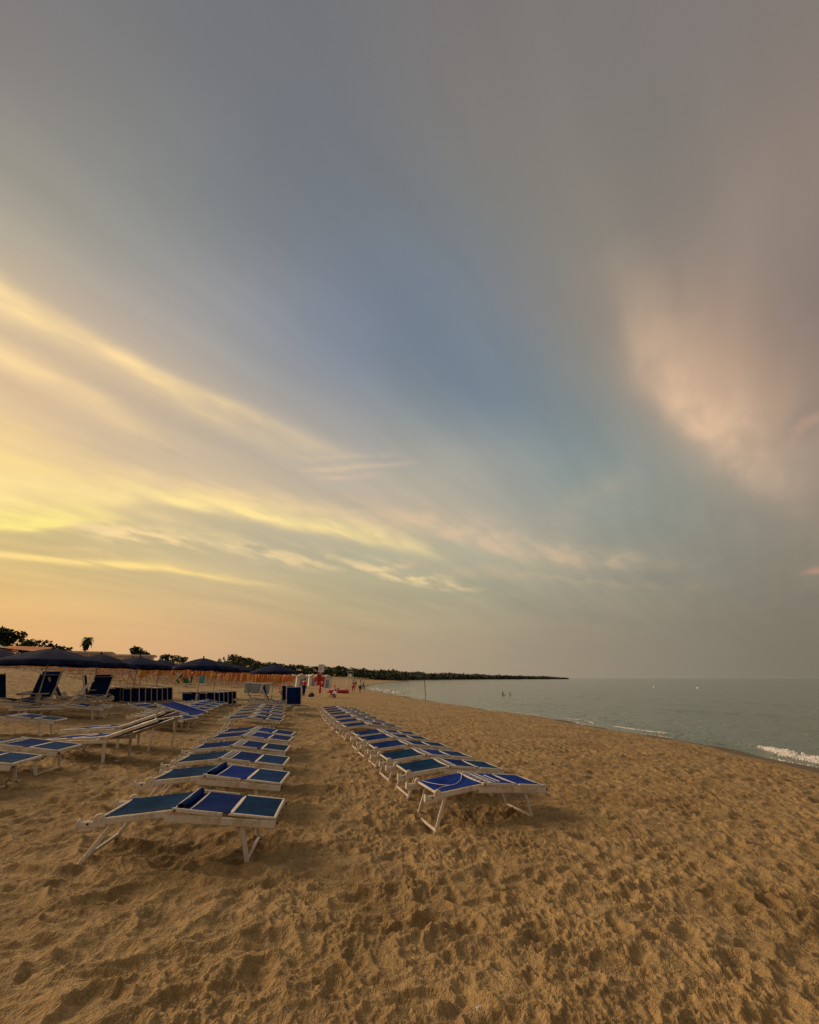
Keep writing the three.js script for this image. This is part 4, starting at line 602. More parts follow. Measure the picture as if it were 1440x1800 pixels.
function umbrella(x, z, apex, turn, label) {
  const o = thing('beach_umbrella', label, 'umbrella', 'open navy umbrellas'), gy = ground(x, z), h = apex - gy;
  const c = part(o, 'canopy', CAN, M.canopy); c.position.y = h - 0.44; c.rotation.y = turn;
  part(c, 'finial', lathe([[0.001, 0.56], [0.03, 0.53], [0.035, 0.50], [0.02, 0.47], [0.05, 0.44], [0.10, 0.40]], 10), M.canopy);
  for (const r of RIBS) part(c, 'rib', r, M.pole);
  part(o, 'pole', rod(V(0, 0.5, 0), V(0, h - 0.02, 0), 0.022, 0.02), M.pole);
  part(o, 'pole_sleeve', lathe([[0.001, -0.2], [0.055, -0.2], [0.055, 0.55], [0.045, 0.60], [0.024, 0.62]], 12), M.plastic);
  o.position.set(x, gy, z); return o;
}
const UMB = [[-15.7, -16.4, 2.82, 'navy umbrella cut by the left edge of the picture'], [-13.24, -16, 2.80, 'broad navy umbrella second from the left edge, over the upright loungers'], [-13.89, -19.5, 2.80, 'third navy umbrella from the left edge, overlapped by the broad one'], [-13.9, -22.4, 2.82, 'fourth navy umbrella from the left, above the left stack of beds'],
  [-14.79, -26, 2.81, 'fifth navy umbrella from the left, low and half hidden'], [-10.9, -23, 2.78, 'navy umbrella over the right stack of tipped beds'], [-11.85, -27, 2.78, 'navy umbrella right behind the one over the right stack'], [-8.3, -27, 2.58, 'rightmost navy umbrella, standing clear in front of the dark trees'], [-13.2, -33, 2.75, 'small far navy umbrella between the stacks and the dark trees'], [-17.5, -27.5, 3.0, 'far navy umbrella behind the third and fourth from the left']];
UMB.forEach(([x, z, y, l], i) => { const o = umbrella(x, z, y, i * 0.37, l); if (i === 1) { o.children[0].scale.set(1.14, 1.05, 1.14); } });
for (const [x, z, l] of [[-13.24, -16, 'round white tray table on the pole of the second umbrella'], [-13.89, -19.5, 'round white tray table on the pole of the third umbrella']]) {
  const o = thing('tray_table', l, 'table', 'tray tables on umbrella poles');
  part(o, 'tray', lathe([[0.06, 0.62], [0.26, 0.63], [0.29, 0.645], [0.30, 0.67], [0.285, 0.672], [0.27, 0.655], [0.06, 0.648]], 20), M.plastic);
  part(o, 'collar', lathe([[0.056, 0.50], [0.085, 0.50], [0.09, 0.60], [0.075, 0.66], [0.056, 0.66]], 12), M.plastic);
  o.position.set(x, ground(x, z), z);
}

// ---------------------------------------------------------------- the next beach club: rows of orange loungers and furled orange umbrellas
{
  const lFrame = merge([-1, 1].flatMap((s) => [bar(V(-0.55, 0.32, s * 0.3), V(0.95, 0.30, s * 0.3), 0.04, 0.05), bar(V(-0.55, 0.32, s * 0.3), V(-1.0, 0.88, s * 0.3), 0.035, 0.045), bar(V(-0.3, 0.30, s * 0.29), V(-0.42, -0.05, s * 0.29), 0.035, 0.04), bar(V(0.65, 0.30, s * 0.29), V(0.75, -0.05, s * 0.29), 0.035, 0.04)]));
  const lSeat = sheet([V(-0.55, 0.36, -0.28), V(-0.55, 0.36, 0.28), V(0.93, 0.335, -0.28), V(0.93, 0.335, 0.28)], 3, 2, 0.03, 3, 0.02), lBack = sheet([V(-1.0, 0.92, -0.28), V(-1.0, 0.92, 0.28), V(-0.55, 0.37, -0.28), V(-0.55, 0.37, 0.28)], 3, 2, 0.03, 4, 0.02);
  const furl = (() => { const pos = [], idx = [], n = 16, P = [[0.02, 2.42], [0.07, 2.32], [0.10, 2.0], [0.14, 1.5], [0.19, 1.05], [0.21, 0.98], [0.03, 1.0]]; P.forEach(([r, y]) => { for (let i = 0; i <= n; i++) { const a = i / n * Math.PI * 2, k = r * (i % 2 ? 0.72 : 1.1); pos.push(k * Math.cos(a), y, k * Math.sin(a)); } }); for (let j = 0; j + 1 < P.length; j++) for (let i = 0; i < n; i++) { const q = j * (n + 1) + i, r = q + n + 1; idx.push(q, r, q + 1, q + 1, r, r + 1); } const g = new THREE.BufferGeometry(); g.setAttribute('position', new THREE.Float32BufferAttribute(pos, 3)); g.setIndex(idx); g.computeVertexNormals(); return g; })();
  const pole = rod(V(0, -0.2, 0), V(0, 2.55, 0), 0.022, 0.022, 6), tip = lathe([[0.001, 2.66], [0.03, 2.63], [0.035, 2.56], [0.02, 2.52]], 6);
  const lou = [M.orange, M.amber].map((m) => { const g = new THREE.Group(); part(g, 'frame', lFrame, M.pole); part(g, 'seat_cloth', lSeat, m); part(g, 'back_cloth', lBack, m); return g; });
  const umb = [M.orange, M.amber].map((m) => { const g = new THREE.Group(); part(g, 'furled_canopy', furl, m); part(g, 'pole', pole, M.wood); part(g, 'tip', tip, M.white); return g; });
  const r = rng(5), spots = [];
  for (let z = -30; z > -190; z -= 2.05) for (let k = 0; k < 17; k++) {
    const s = 13.5 + 3.1 * k + 0.3 * (r() - 0.5), x = shoreX(z) - s, zz = z + 0.5 * (r() - 0.5), px = 720 + 777 * (x / -zz);
    const near = px < 250 ? -33 : px < 330 ? -46 : -58;
    if (px < -20 || px > 556 || zz > near || (px > 430 && zz > -66) || (px > 500 && s < 17)) continue;
    spots.push([x, zz, Math.hypot(x, zz)]);
  }
  spots.sort((a, b) => a[2] - b[2]);
  let nl = 0, nu = 0; const rest = [[], []];
  spots.forEach(([x, z], i) => {
    const y = ground(x, z), c = r() < 0.4 ? 1 : 0, sc = 0.74 + 0.14 * r(), spin = r() * 6, tilt = 0.05 * (r() - 0.5), turn = (8 + 30 * (r() - 0.5)) * RAD;
    if ((i * 7) % 5 < 3 && (x / z < 0.62 ? true : z < -62)) {
      if (nu < 300) { nu++; const o = copyOf(umb[c], 'furled_umbrella', 'furled orange umbrella on a thin pole in the neighbouring beach club', 'umbrella', 'furled orange umbrellas'); o.position.set(x, y, z); o.rotation.set(tilt, spin, -tilt); o.scale.set(sc * 1.6, sc, sc * 1.6); }
      else rest[0].push(new THREE.Matrix4().compose(V(x, y, z), new THREE.Quaternion().setFromEuler(new THREE.Euler(tilt, spin, -tilt)), V(sc * 1.6, sc, sc * 1.6)));
    }
    const lx = x + 0.8, lz = z + 0.7, ly = ground(lx, lz);
    if (nl < 300) { nl++; const o = copyOf(lou[1 - c], 'orange_lounger', 'orange cloth lounger with raised back in the neighbouring beach club', 'lounger', 'orange loungers'); o.position.set(lx, ly, lz); o.rotation.y = turn; }
    else rest[1].push(new THREE.Matrix4().compose(V(lx, ly, lz), new THREE.Quaternion().setFromEuler(new THREE.Euler(0, turn, 0)), V(1, 1, 1)));
  });
  const many = (name, geo, mat, list, label, cat) => { const im = new THREE.InstancedMesh(geo, mat, list.length); list.forEach((m, i) => im.setMatrixAt(i, m)); im.name = name; im.castShadow = im.receiveShadow = true; tag(im, label, cat, null, 'stuff'); scene.add(im); };
  many('far_furled_umbrellas', furl, M.orange, rest[0], 'dense far rows of furled orange umbrellas', 'umbrellas');
  many('far_orange_loungers', merge([lSeat, lBack]), M.amber, rest[1], 'dense far rows of orange loungers', 'loungers');
}

// ---------------------------------------------------------------- pavilions, marquee and awning on the rise behind the beach
function pavilion(x, z, w, d, h, turn, label, wallMat) {
  const o = thing('beach_pavilion', label, 'building', 'low beach pavilions');
  part(o, 'wall', new THREE.BoxGeometry(w * 0.9, h, d * 0.85).translate(0, h / 2 - 0.4, 0), wallMat);
  const rf = part(o, 'roof', merge([new THREE.BoxGeometry(w, 0.16, d).translate(0, h - 0.3, 0), new THREE.BoxGeometry(w * 1.04, 0.07, d * 1.04).translate(0, h - 0.185, 0)]), M.white);
  for (const k of [-0.48, -0.16, 0.16, 0.48]) part(o, 'post', bar(V(k * w, -0.3, d * 0.47), V(k * w, h - 0.38, d * 0.47), 0.09, 0.09), M.white);
  for (const k of [-0.3, 0.02, 0.32]) { const wn = part(o, 'window', bar(V(k * w - 0.5, h * 0.45, d * 0.425 + 0.02), V(k * w + 0.5, h * 0.45, d * 0.425 + 0.02), 0.06, 0.9), M.white); part(wn, 'pane', bar(V(k * w - 0.43, h * 0.45, d * 0.425 + 0.045), V(k * w + 0.43, h * 0.45, d * 0.425 + 0.045), 0.03, 0.78), M.dark); }
  o.position.set(x, ground(x, z), z); o.rotation.y = turn;
}
pavilion(-47, -62, 7.5, 5, 2.75, 0.5, 'low cream pavilion with white flat roof behind the third umbrella', M.cream);
pavilion(-46.5, -73, 6.5, 5, 2.95, 0.45, 'smaller white roofed pavilion right of the cream one', M.cream);
{ const o = thing('marquee_tent', 'white peaked marquee at the left edge above the umbrellas', 'tent');
  const roof = (() => { const g = new THREE.ConeGeometry(2.9, 1.35, 4, 4, true); g.rotateY(Math.PI / 4); const p = g.attributes.position; for (let i = 0; i < p.count; i++) { const t = (p.getY(i) + 0.675) / 1.35, k = 1 - 0.28 * Math.sin(Math.PI * t); p.setX(i, p.getX(i) * k); p.setZ(i, p.getZ(i) * k); } g.computeVertexNormals(); return g; })();
  const c = part(o, 'canopy', roof, new THREE.MeshStandardMaterial({ color: lin(0.72, 0.69, 0.63), roughness: 0.8, side: THREE.DoubleSide })); c.position.y = 2.45;
  for (const a of [-1, 1]) for (const b of [-1, 1]) part(o, 'leg', rod(V(a * 1.95, -0.2, b * 1.95), V(a * 1.95, 1.8, b * 1.95), 0.04), M.white);
  o.position.set(-47, ground(-47, -48), -48); }
{ const o = thing('shade_awning', 'amber yellow shade awning on posts left of the pavilions', 'awning');
  part(o, 'cloth', sheet([V(-1.9, 2.35, -1.4), V(-1.9, 2.05, 1.4), V(1.9, 2.30, -1.4), V(1.9, 1.65, 1.4)], 8, 6, 0.12, 5, 0.02), M.orange);
  for (const [a, b, h] of [[-1.9, -1.4, 2.35], [-1.9, 1.4, 2.05], [1.9, -1.4, 2.3], [1.9, 1.4, 1.65]]) part(o, 'post', rod(V(a, -0.2, b), V(a, h, b), 0.035), M.white);
  o.position.set(-44.5, ground(-44.5, -50) + 0.1, -50); o.scale.set(1.1, 1.08, 1.1); o.rotation.y = 0.4; }
for (const [x, z, s, l] of [[-20.5, -84, 1, 'white beach cabin beyond the lifebuoy post, left one'], [-17.2, -92, 1, 'white beach cabin beyond the lifebuoy post, right one'], [-24, -110, 1.1, 'white beach cabin farthest along the shore']]) {
  const o = thing('beach_cabin', l, 'cabin', 'white beach cabins');
  part(o, 'wall', new THREE.BoxGeometry(1.9, 2.0, 1.6).translate(0, 0.9, 0), M.white);
  const sh = new THREE.Shape(); sh.moveTo(-1.1, 0); sh.lineTo(1.1, 0); sh.lineTo(0, 0.6); sh.closePath(); const rg = new THREE.ExtrudeGeometry(sh, { depth: 1.9, bevelEnabled: false }); rg.translate(0, 1.905, -0.95);
  part(o, 'roof', rg, M.cream); const dr = part(o, 'door', bar(V(-0.35, 0.8, 0.81), V(0.35, 0.8, 0.81), 0.05, 1.6), M.grey); part(dr, 'handle', bar(V(0.22, 0.8, 0.85), V(0.28, 0.8, 0.85), 0.04, 0.04), M.dark);
  o.position.set(x, ground(x, z), z); o.rotation.y = 0.35; o.scale.setScalar(s);
}

// ---------------------------------------------------------------- lifebuoy post, bins, table, pedal boat, tower, tent, chair, stick, buoys
{ const o = thing('lifebuoy_post', 'red lifebuoy post with white notice board on top, where the walkway ends', 'rescue post'), x = -8.9, z = -44.2;
  part(o, 'post', rod(V(0, -0.3, 0), V(0, 2.6, 0), 0.05, 0.045), M.white);
  const b = part(o, 'notice_board', bar(V(-0.28, 2.68, 0.05), V(0.30, 2.68, 0.05), 0.03, 0.75), M.white);
  for (const [y, w] of [[2.95, 0.42], [2.82, 0.3], [2.72, 0.42], [2.62, 0.36], [2.5, 0.24]]) part(b, 'printed_line', bar(V(-0.21, y, 0.07), V(-0.21 + w, y, 0.07), 0.008, 0.03), M.grey);
  const t = part(o, 'lifebuoy', new THREE.TorusGeometry(0.42, 0.14, 10, 24), M.red); t.position.set(-0.1, 1.65, 0.22);
  for (let k = 0; k < 4; k++) { const w = part(t, 'band', new THREE.TorusGeometry(0.42, 0.146, 8, 6, 0.4), M.white); w.rotation.z = k * Math.PI / 2 + 0.6; }
  part(o, 'rescue_float', (() => { const g = new THREE.CapsuleGeometry(0.15, 0.6, 6, 12); g.translate(0.28, 1.35, 0.18); return g; })(), M.red);
  part(o, 'furled_flag', lathe([[0.001, 0.35], [0.10, 0.4], [0.13, 0.7], [0.09, 1.1], [0.001, 1.15]], 9), M.red).position.set(0.05, 0, 0.12);
  part(o, 'backboard', bar(V(-0.35, 1.62, 0.06), V(0.35, 1.62, 0.06), 0.04, 0.9), M.red);
  o.position.set(x, ground(x, z), z); o.rotation.y = 0.15; }
for (const [x, z, w, l] of [[-14.55, -40.2, 0.62, 'grey refuse bag on its stand, left of the three'], [-13.75, -40.0, 0.68, 'grey refuse bag on its stand, middle of the three'], [-12.95, -40.1, 0.68, 'grey refuse bag on its stand, right of the three']]) {
  const o = thing('refuse_bag_stand', l, 'bin', 'grey refuse bags');
  const bag = new THREE.BoxGeometry(w, 0.8, 0.45, 6, 6, 4); const p = bag.attributes.position; for (let i = 0; i < p.count; i++) { const y = p.getY(i), k = 1 + 0.06 * noise(p.getX(i) * 6 + x, y * 6) - 0.12 * Math.pow(clamp(-y / 0.4), 2); p.setX(i, p.getX(i) * k); p.setZ(i, p.getZ(i) * k); } bag.translate(0, 0.62, 0); bag.computeVertexNormals();
  part(o, 'bag', bag, M.grey); part(o, 'lid', bar(V(-w / 2 - 0.03, 1.06, 0), V(w / 2 + 0.03, 1.06, 0), 0.5, 0.07), M.white); part(o, 'lid_gap', bar(V(-w / 2, 1.01, 0), V(w / 2, 1.01, 0), 0.44, 0.04), M.dark);
  for (const s of [-1, 1]) part(o, 'stand_leg', rod(V(s * w * 0.5, -0.15, -0.2), V(s * w * 0.52, 1.04, -0.2), 0.02), M.white);
  part(o, 'base', bar(V(-w / 2, 0.06, 0), V(w / 2, 0.06, 0), 0.3, 0.05), M.white);
  o.position.set(x, ground(x, z), z); o.rotation.y = 0.32; }
{ const o = thing('folding_table', 'small white folding table right of the lifebuoy post', 'table'), x = -7.7, z = -43.6;
  part(o, 'tabletop', bar(V(-0.65, 0.86, 0), V(0.65, 0.86, 0), 0.6, 0.05), M.white);
  for (const a of [-0.58, 0.58]) for (const b of [-0.24, 0.24]) part(o, 'leg', rod(V(a, -0.1, b), V(a * 0.95, 0.85, b), 0.022), M.white);
  o.position.set(x, ground(x, z), z); o.rotation.y = 0.2; }
{ const o = thing('beach_bag', 'dark beach bag on the sand below the lifebuoy', 'bag'), x = -9.55, z = -43.6;
  const b = new THREE.SphereGeometry(0.28, 14, 10); b.scale(1.1, 0.8, 0.7); b.translate(0, 0.18, 0); part(o, 'body', b, M.dark); part(o, 'handle', new THREE.TorusGeometry(0.14, 0.02, 6, 14, Math.PI), M.dark).position.set(0, 0.36, 0); o.position.set(x, ground(x, z), z); }
{ const o = thing('pedal_boat', 'red pedal boat pulled up on the sand beyond the table', 'boat'), x = -9.6, z = -60;
  for (const s of [-1, 1]) { const h = new THREE.CapsuleGeometry(0.26, 2.3, 6, 12); h.rotateZ(Math.PI / 2); h.scale(1, 0.9, 1); h.translate(0, 0.24, s * 0.55); part(o, 'hull', h, M.red); }
  part(o, 'deck', bar(V(-0.9, 0.47, 0), V(0.9, 0.47, 0), 1.2, 0.08), M.white);
  for (const s of [-0.3, 0.3]) part(o, 'seat', merge([bar(V(-0.35, 0.6, s), V(0.1, 0.6, s), 0.42, 0.12), bar(V(-0.42, 0.6, s), V(-0.52, 1.05, s), 0.42, 0.08)]), M.red);
  o.position.set(x, ground(x, z), z); o.rotation.y = 0.3; }
{ const o = thing('lifeguard_tower', 'white lifeguard chair tower far along the waterline', 'tower'), x = -14, z = -104;
  for (const a of [-1, 1]) for (const b of [-1, 1]) part(o, 'leg', rod(V(a * 0.75, -0.2, b * 0.75), V(a * 0.5, 2.1, b * 0.5), 0.06), M.white);
  part(o, 'platform', bar(V(-0.7, 2.1, 0), V(0.7, 2.1, 0), 1.4, 0.1), M.white); part(o, 'seat', merge([bar(V(-0.35, 2.45, 0), V(0.35, 2.45, 0), 0.5, 0.08), bar(V(-0.35, 2.8, -0.25), V(0.35, 2.8, -0.25), 0.06, 0.7)]), M.white);
  part(o, 'roof', bar(V(-0.8, 3.6, 0), V(0.8, 3.6, 0), 1.5, 0.08), M.cream); for (const a of [-1, 1]) part(o, 'roof_post', rod(V(a * 0.6, 2.1, -0.5), V(a * 0.6, 3.58, -0.5), 0.035), M.white);
  o.position.set(x, ground(x, z), z); }
{ const o = thing('beach_tent', 'small green beach tent in front of the orange loungers', 'tent'), x = -28.2, z = -55;
  const sh = new THREE.Shape(); sh.moveTo(-0.75, -0.05); sh.quadraticCurveTo(-0.55, 0.7, 0, 1.15); sh.quadraticCurveTo(0.6, 0.7, 0.8, -0.05); sh.closePath();
  part(o, 'canopy', new THREE.ExtrudeGeometry(sh, { depth: 1.2, bevelEnabled: true, bevelSize: 0.08, bevelThickness: 0.12, bevelSegments: 2, curveSegments: 8 }), M.green); part(o, 'pole', rod(V(-0.95, -0.1, 1.3), V(-0.1, 1.2, 1.3), 0.02), M.white);
  o.position.set(x, ground(x, z), z); o.rotation.y = 0.4; }
{ const o = thing('beach_chair', 'turquoise canvas beach chair right of the green tent', 'chair'), x = -26.9, z = -57.5;
  part(o, 'seat', sheet([V(-0.3, 0.36, -0.28), V(-0.3, 0.36, 0.28), V(0.35, 0.42, -0.28), V(0.35, 0.42, 0.28)], 4, 3, 0.05, 2, 0.02), M.turquoise); part(o, 'back', sheet([V(-0.55, 1.15, -0.3), V(-0.55, 1.15, 0.3), V(-0.3, 0.45, -0.3), V(-0.3, 0.45, 0.3)], 4, 3, 0.04, 3, 0.02), M.turquoise);
  for (const s of [-1, 1]) { part(o, 'side_frame', merge([rod(V(-0.56, 1.18, s * 0.31), V(0.35, -0.05, s * 0.31), 0.018), rod(V(0.36, 0.43, s * 0.31), V(-0.45, -0.05, s * 0.31), 0.018)]), M.white); }
  o.position.set(x, ground(x, z), z); o.rotation.y = -1.2; }
{ const o = thing('mooring_stick', 'thin dark wooden stick standing upright at the waterline', 'stick'), x = 1.95, z = -56;
  part(o, 'shaft', wire([V(0, -0.6, 0), V(0.03, 0.7, 0), V(-0.03, 1.6, 0.02), V(-0.06, 2.35, 0)], 0.045, 14), M.wood); part(o, 'rope_end', wire([V(-0.03, 1.7, 0.03), V(0.05, 1.5, 0.05), V(0.02, 1.25, 0.04)], 0.02, 8), M.cord); o.position.set(x, WATER, z); }
for (const [x, z, l] of [[74, -134.7, 'white round buoy on the sea, left of the two'], [77.5, -119.8, 'white round buoy on the sea, right of the two']]) {
  const o = thing('mooring_buoy', l, 'buoy', 'white buoys'); part(o, 'float', lathe([[0.001, -0.25], [0.22, -0.18], [0.30, 0.0], [0.26, 0.2], [0.10, 0.34], [0.001, 0.36]], 14), M.white); part(o, 'ring', new THREE.TorusGeometry(0.08, 0.02, 6, 12), M.grey).position.y = 0.42; o.position.set(x, WATER, z); }
for (const [x, z, a, l, s] of [[0.40, -3.28, 0.5, 'tiny white paper scrap at the bottom edge of the sand', 1], [0.46, -3.16, 1.4, 'second tiny white paper scrap at the very bottom edge', 1.1], [-1.01, -4.15, 0.9, 'tiny pale shell in the trampled sand below the walkway', 0.7]]) {
  const g = new THREE.PlaneGeometry(0.030 * s, 0.013 * s, 3, 2), p = g.attributes.position; for (let i = 0; i < p.count; i++) p.setZ(i, 0.004 * Math.sin(i * 2.3)); const top = g.clone(); top.translate(0, 0, 0.0025); g.rotateX(Math.PI / 2); top.rotateX(-Math.PI / 2); const mg = merge([g, top]); mg.computeVertexNormals();
  const m = new THREE.Mesh(mg, M.white); m.name = numbered('paper_scrap'); tag(m, l, 'litter', 'litter on the sand'); m.rotation.set(0.2, a, 0.15); m.position.set(x, ground(x, z) + relief(x, z, inland(x, z), Math.hypot(x, z)) + 0.012, z); scene.add(m); }

// ---------------------------------------------------------------- people
function surfaceNet(f, lo, hi, cell) {
  const nx = Math.ceil((hi.x - lo.x) / cell) + 1, ny = Math.ceil((hi.y - lo.y) / cell) + 1, nz = Math.ceil((hi.z - lo.z) / cell) + 1, F = new Float32Array(nx * ny * nz), id = (i, j, k) => (k * ny + j) * nx + i;
  for (let k = 0; k < nz; k++) for (let j = 0; j < ny; j++) for (let i = 0; i < nx; i++) F[id(i, j, k)] = f(lo.x + i * cell, lo.y + j * cell, lo.z + k * cell);
  const vid = new Int32Array(nx * ny * nz).fill(-1), pos = [], idx = [];
  for (let k = 0; k + 1 < nz; k++) for (let j = 0; j + 1 < ny; j++) for (let i = 0; i + 1 < nx; i++) {
    let n = 0, sx = 0, sy = 0, sz = 0; const c = (q) => F[id(i + (q & 1), j + ((q >> 1) & 1), k + (q >> 2))];
    for (let a = 0; a < 8; a++) for (let b = 0; b < 3; b++) { const e = a | (1 << b); if (e === a) continue; const p = c(a), q = c(e); if ((p < 0) !== (q < 0)) { const t = p / (p - q); n++; sx += (a & 1) + (b === 0 ? t : 0); sy += ((a >> 1) & 1) + (b === 1 ? t : 0); sz += (a >> 2) + (b === 2 ? t : 0); } }
    if (n) { vid[id(i, j, k)] = pos.length / 3; pos.push(lo.x + (i + sx / n) * cell, lo.y + (j + sy / n) * cell, lo.z + (k + sz / n) * cell); }
  }
  const quad = (a, b, c, d, flip) => { if (a < 0 || b < 0 || c < 0 || d < 0) return; flip ? idx.push(a, c, b, a, d, c) : idx.push(a, b, c, a, c, d); };
  for (let k = 1; k + 1 < nz; k++) for (let j = 1; j + 1 < ny; j++) for (let i = 1; i + 1 < nx; i++) {
    const p = F[id(i, j, k)] < 0;
    if (p !== (F[id(i + 1, j, k)] < 0)) quad(vid[id(i, j - 1, k - 1)], vid[id(i, j, k - 1)], vid[id(i, j, k)], vid[id(i, j - 1, k)], !p);
    if (p !== (F[id(i, j + 1, k)] < 0)) quad(vid[id(i - 1, j, k - 1)], vid[id(i - 1, j, k)], vid[id(i, j, k)], vid[id(i, j, k - 1)], !p);
    if (p !== (F[id(i, j, k + 1)] < 0)) quad(vid[id(i - 1, j - 1, k)], vid[id(i, j - 1, k)], vid[id(i, j, k)], vid[id(i - 1, j, k)], !p);
  }
  const g = new THREE.BufferGeometry(); g.setAttribute('position', new THREE.Float32BufferAttribute(pos, 3)); g.setIndex(idx); g.computeVertexNormals(); return g;
}
function field(bones, k = 0.03, grow = 0) {
  return (x, y, z) => { let d = 9; for (const [a, b, ra, rb] of bones) { const bx = b[0] - a[0], by = b[1] - a[1], bz = b[2] - a[2], t = clamp(((x - a[0]) * bx + (y - a[1]) * by + (z - a[2]) * bz) / (bx * bx + by * by + bz * bz + 1e-9)); const e = Math.hypot(x - a[0] - t * bx, y - a[1] - t * by, z - a[2] - t * bz) - mixn(ra, rb, t) - grow; const h = clamp(0.5 + 0.5 * (d - e) / k); d = mixn(d, e, h) - k * h * (1 - h); } return d; };
}
function skeleton(pose) {
  const sit = pose === 'sit', step = pose === 'walk' ? 1 : pose === 'stroll' ? -1 : 0, hy = sit ? 0.14 : 0.92, lean = sit ? -0.08 : 0.02;
  const J = { pelvis: [0, hy, 0], waist: [0, hy + 0.16, lean * 0.3], chest: [0, hy + 0.38, lean], neck: [0, hy + 0.53, lean + 0.01], head: [0, hy + 0.67, lean + 0.035], crown: [0, hy + 0.735, lean + 0.02], chin: [0, hy + 0.60, lean + 0.075] }, limbs = {};
  for (const s of [-1, 1]) {
    const f = step * s * 0.24;
    const hip = [s * 0.095, hy - 0.02, 0], knee = sit ? [s * 0.16, 0.46, 0.34] : [s * 0.10, 0.50, f * 0.7 + 0.03], ankle = sit ? [s * 0.15, 0.08, 0.55] : [s * 0.10, 0.09 + (f < 0 ? 0.05 : 0), f - 0.02], toe = sit ? [s * 0.16, 0.04, 0.70] : [s * 0.115, 0.03, f + 0.13];
    const sh = [s * 0.185, hy + 0.46, lean], el = sit ? [s * 0.27, hy + 0.20, 0.10] : [s * 0.255, hy + 0.18, lean - f * 0.5 - 0.02], wr = sit ? [s * 0.20, 0.40, 0.30] : [s * 0.265, hy - 0.06, lean - f * 0.9 + 0.06], hd = [wr[0], wr[1] - (sit ? 0.05 : 0.09), wr[2] + (sit ? 0.08 : 0.02)], th = [wr[0] - s * 0.02, wr[1] - 0.05, wr[2] + 0.05];
    limbs[s] = { hip, knee, ankle, toe, sh, el, wr, hd, th };
  }
  return { J, limbs };
}
function person(x, z, facing, o) {
  const { J, limbs } = skeleton(o.pose), torso = [[J.pelvis, J.waist, 0.135, 0.115], [J.waist, J.chest, 0.115, 0.135], [J.chest, J.neck, 0.115, 0.055]], arms = [], legs = [], fore = [], shank = [];
  for (const s of [-1, 1]) { const L = limbs[s]; torso.push([J.chest, L.sh, 0.11, 0.062], [J.pelvis, L.hip, 0.12, 0.10]); arms.push([L.sh, L.el, 0.053, 0.042]); fore.push([L.el, L.wr, 0.042, 0.027], [L.wr, L.hd, 0.028, 0.022], [L.wr, L.th, 0.018, 0.012]); legs.push([L.hip, L.knee, 0.092, 0.06]); shank.push([L.knee, L.ankle, 0.06, 0.036], [L.ankle, L.toe, 0.036, 0.03]); }
  const nose = [[J.head[0], J.head[1] - 0.02, J.head[2] + 0.085], [J.head[0], J.head[1] - 0.045, J.head[2] + 0.105], 0.014, 0.016];
  const headB = [[J.neck, J.head, 0.052, 0.06], [J.head, J.crown, 0.088, 0.082], [J.head, J.chin, 0.08, 0.05], nose, [[-0.09, J.head[1], J.head[2] - 0.01], [-0.095, J.head[1] - 0.03, J.head[2]], 0.015, 0.012], [[0.09, J.head[1], J.head[2] - 0.01], [0.095, J.head[1] - 0.03, J.head[2]], 0.015, 0.012]];
  const lo = V(-0.46, -0.02, -0.5), hi = V(0.46, o.pose === 'sit' ? 1.1 : 1.82, 0.85);
  const root = thing('person', o.label, 'person', o.group);
  part(root, 'body', surfaceNet(field([...torso, ...arms, ...fore, ...legs, ...shank, ...headB], 0.028), lo, hi, 0.024), M.skin);
  const inside = (list, grow, cut) => { const f = field(list, 0.03, grow); return surfaceNet((a, b, c) => Math.max(f(a, b, c), cut(a, b, c)), lo, hi, 0.024); };
  if (o.top) part(root, 'shirt', inside([...torso, ...arms], 0.016, (a, b) => Math.max(J.pelvis[1] - 0.04 - b, b - J.neck[1] + 0.01)), o.top);
  if (o.bottom) part(root, o.long ? 'trousers' : 'shorts', inside([torso[0], torso[4], torso[6], ...legs, ...(o.long ? shank : [])], 0.020, (a, b) => Math.max(b - J.waist[1] + 0.02, o.pose === 'sit' ? -1 : (o.long ? 0.1 : 0.56) - b)), o.bottom);
  part(root, 'hair', inside([[J.head, J.crown, 0.098, 0.094]], 0.004, (a, b, c) => Math.min(1, (c - J.head[2] - 0.045) + (J.crown[1] - 0.03 - b) * 0.9)), o.hair ?? M.hair);
  root.position.set(x, o.y ?? ground(x, z), z); root.rotation.y = facing; root.scale.setScalar(o.h ?? 1); return root;
}
person(-10.75, -45.4, 2.6, { pose: 'stand', top: M.red, bottom: M.navy, long: true, label: 'person in red top and dark trousers standing left of the lifebuoy post' });
person(-12.0, -45.9, 0.6, { pose: 'sit', top: M.red, bottom: M.dark, label: 'person in red sitting on the sand behind the upright lounger' });
person(-13.3, -46.8, -0.4, { pose: 'sit', top: M.red, bottom: M.dark, label: 'person in red sitting right of the grey bins', h: 0.9 });
person(-27.9, -56.6, 2.2, { pose: 'stand', top: M.red, bottom: M.dark, long: true, label: 'person in red top standing beside the green tent', h: 0.98 });
person(-7.75, -61.5, 0.2, { pose: 'walk', bottom: M.red, label: 'bare chested walker in red shorts coming along the waterline', h: 1.02 });
person(-6.95, -62.6, 0.3, { pose: 'stroll', top: M.white, bottom: M.dark, label: 'walker in white shirt beside the bare chested one' });
person(-7.35, -44.0, -0.7, { pose: 'sit', top: M.white, bottom: M.grey, label: 'person in pale clothes sitting by the small white table', h: 0.95 });
person(-9.1, -88, 1, { pose: 'walk', top: M.grey, bottom: M.dark, label: 'lone far walker at the water beyond the pair' });
person(-12.3, -112, 0.5, { pose: 'stand', top: M.red, bottom: M.dark, label: 'farthest standing person on the shore, in red' });
person(-15.2, -126, 0.5, { pose: 'stroll', bottom: M.dark, label: 'farthest walker near the bend of the shore' });
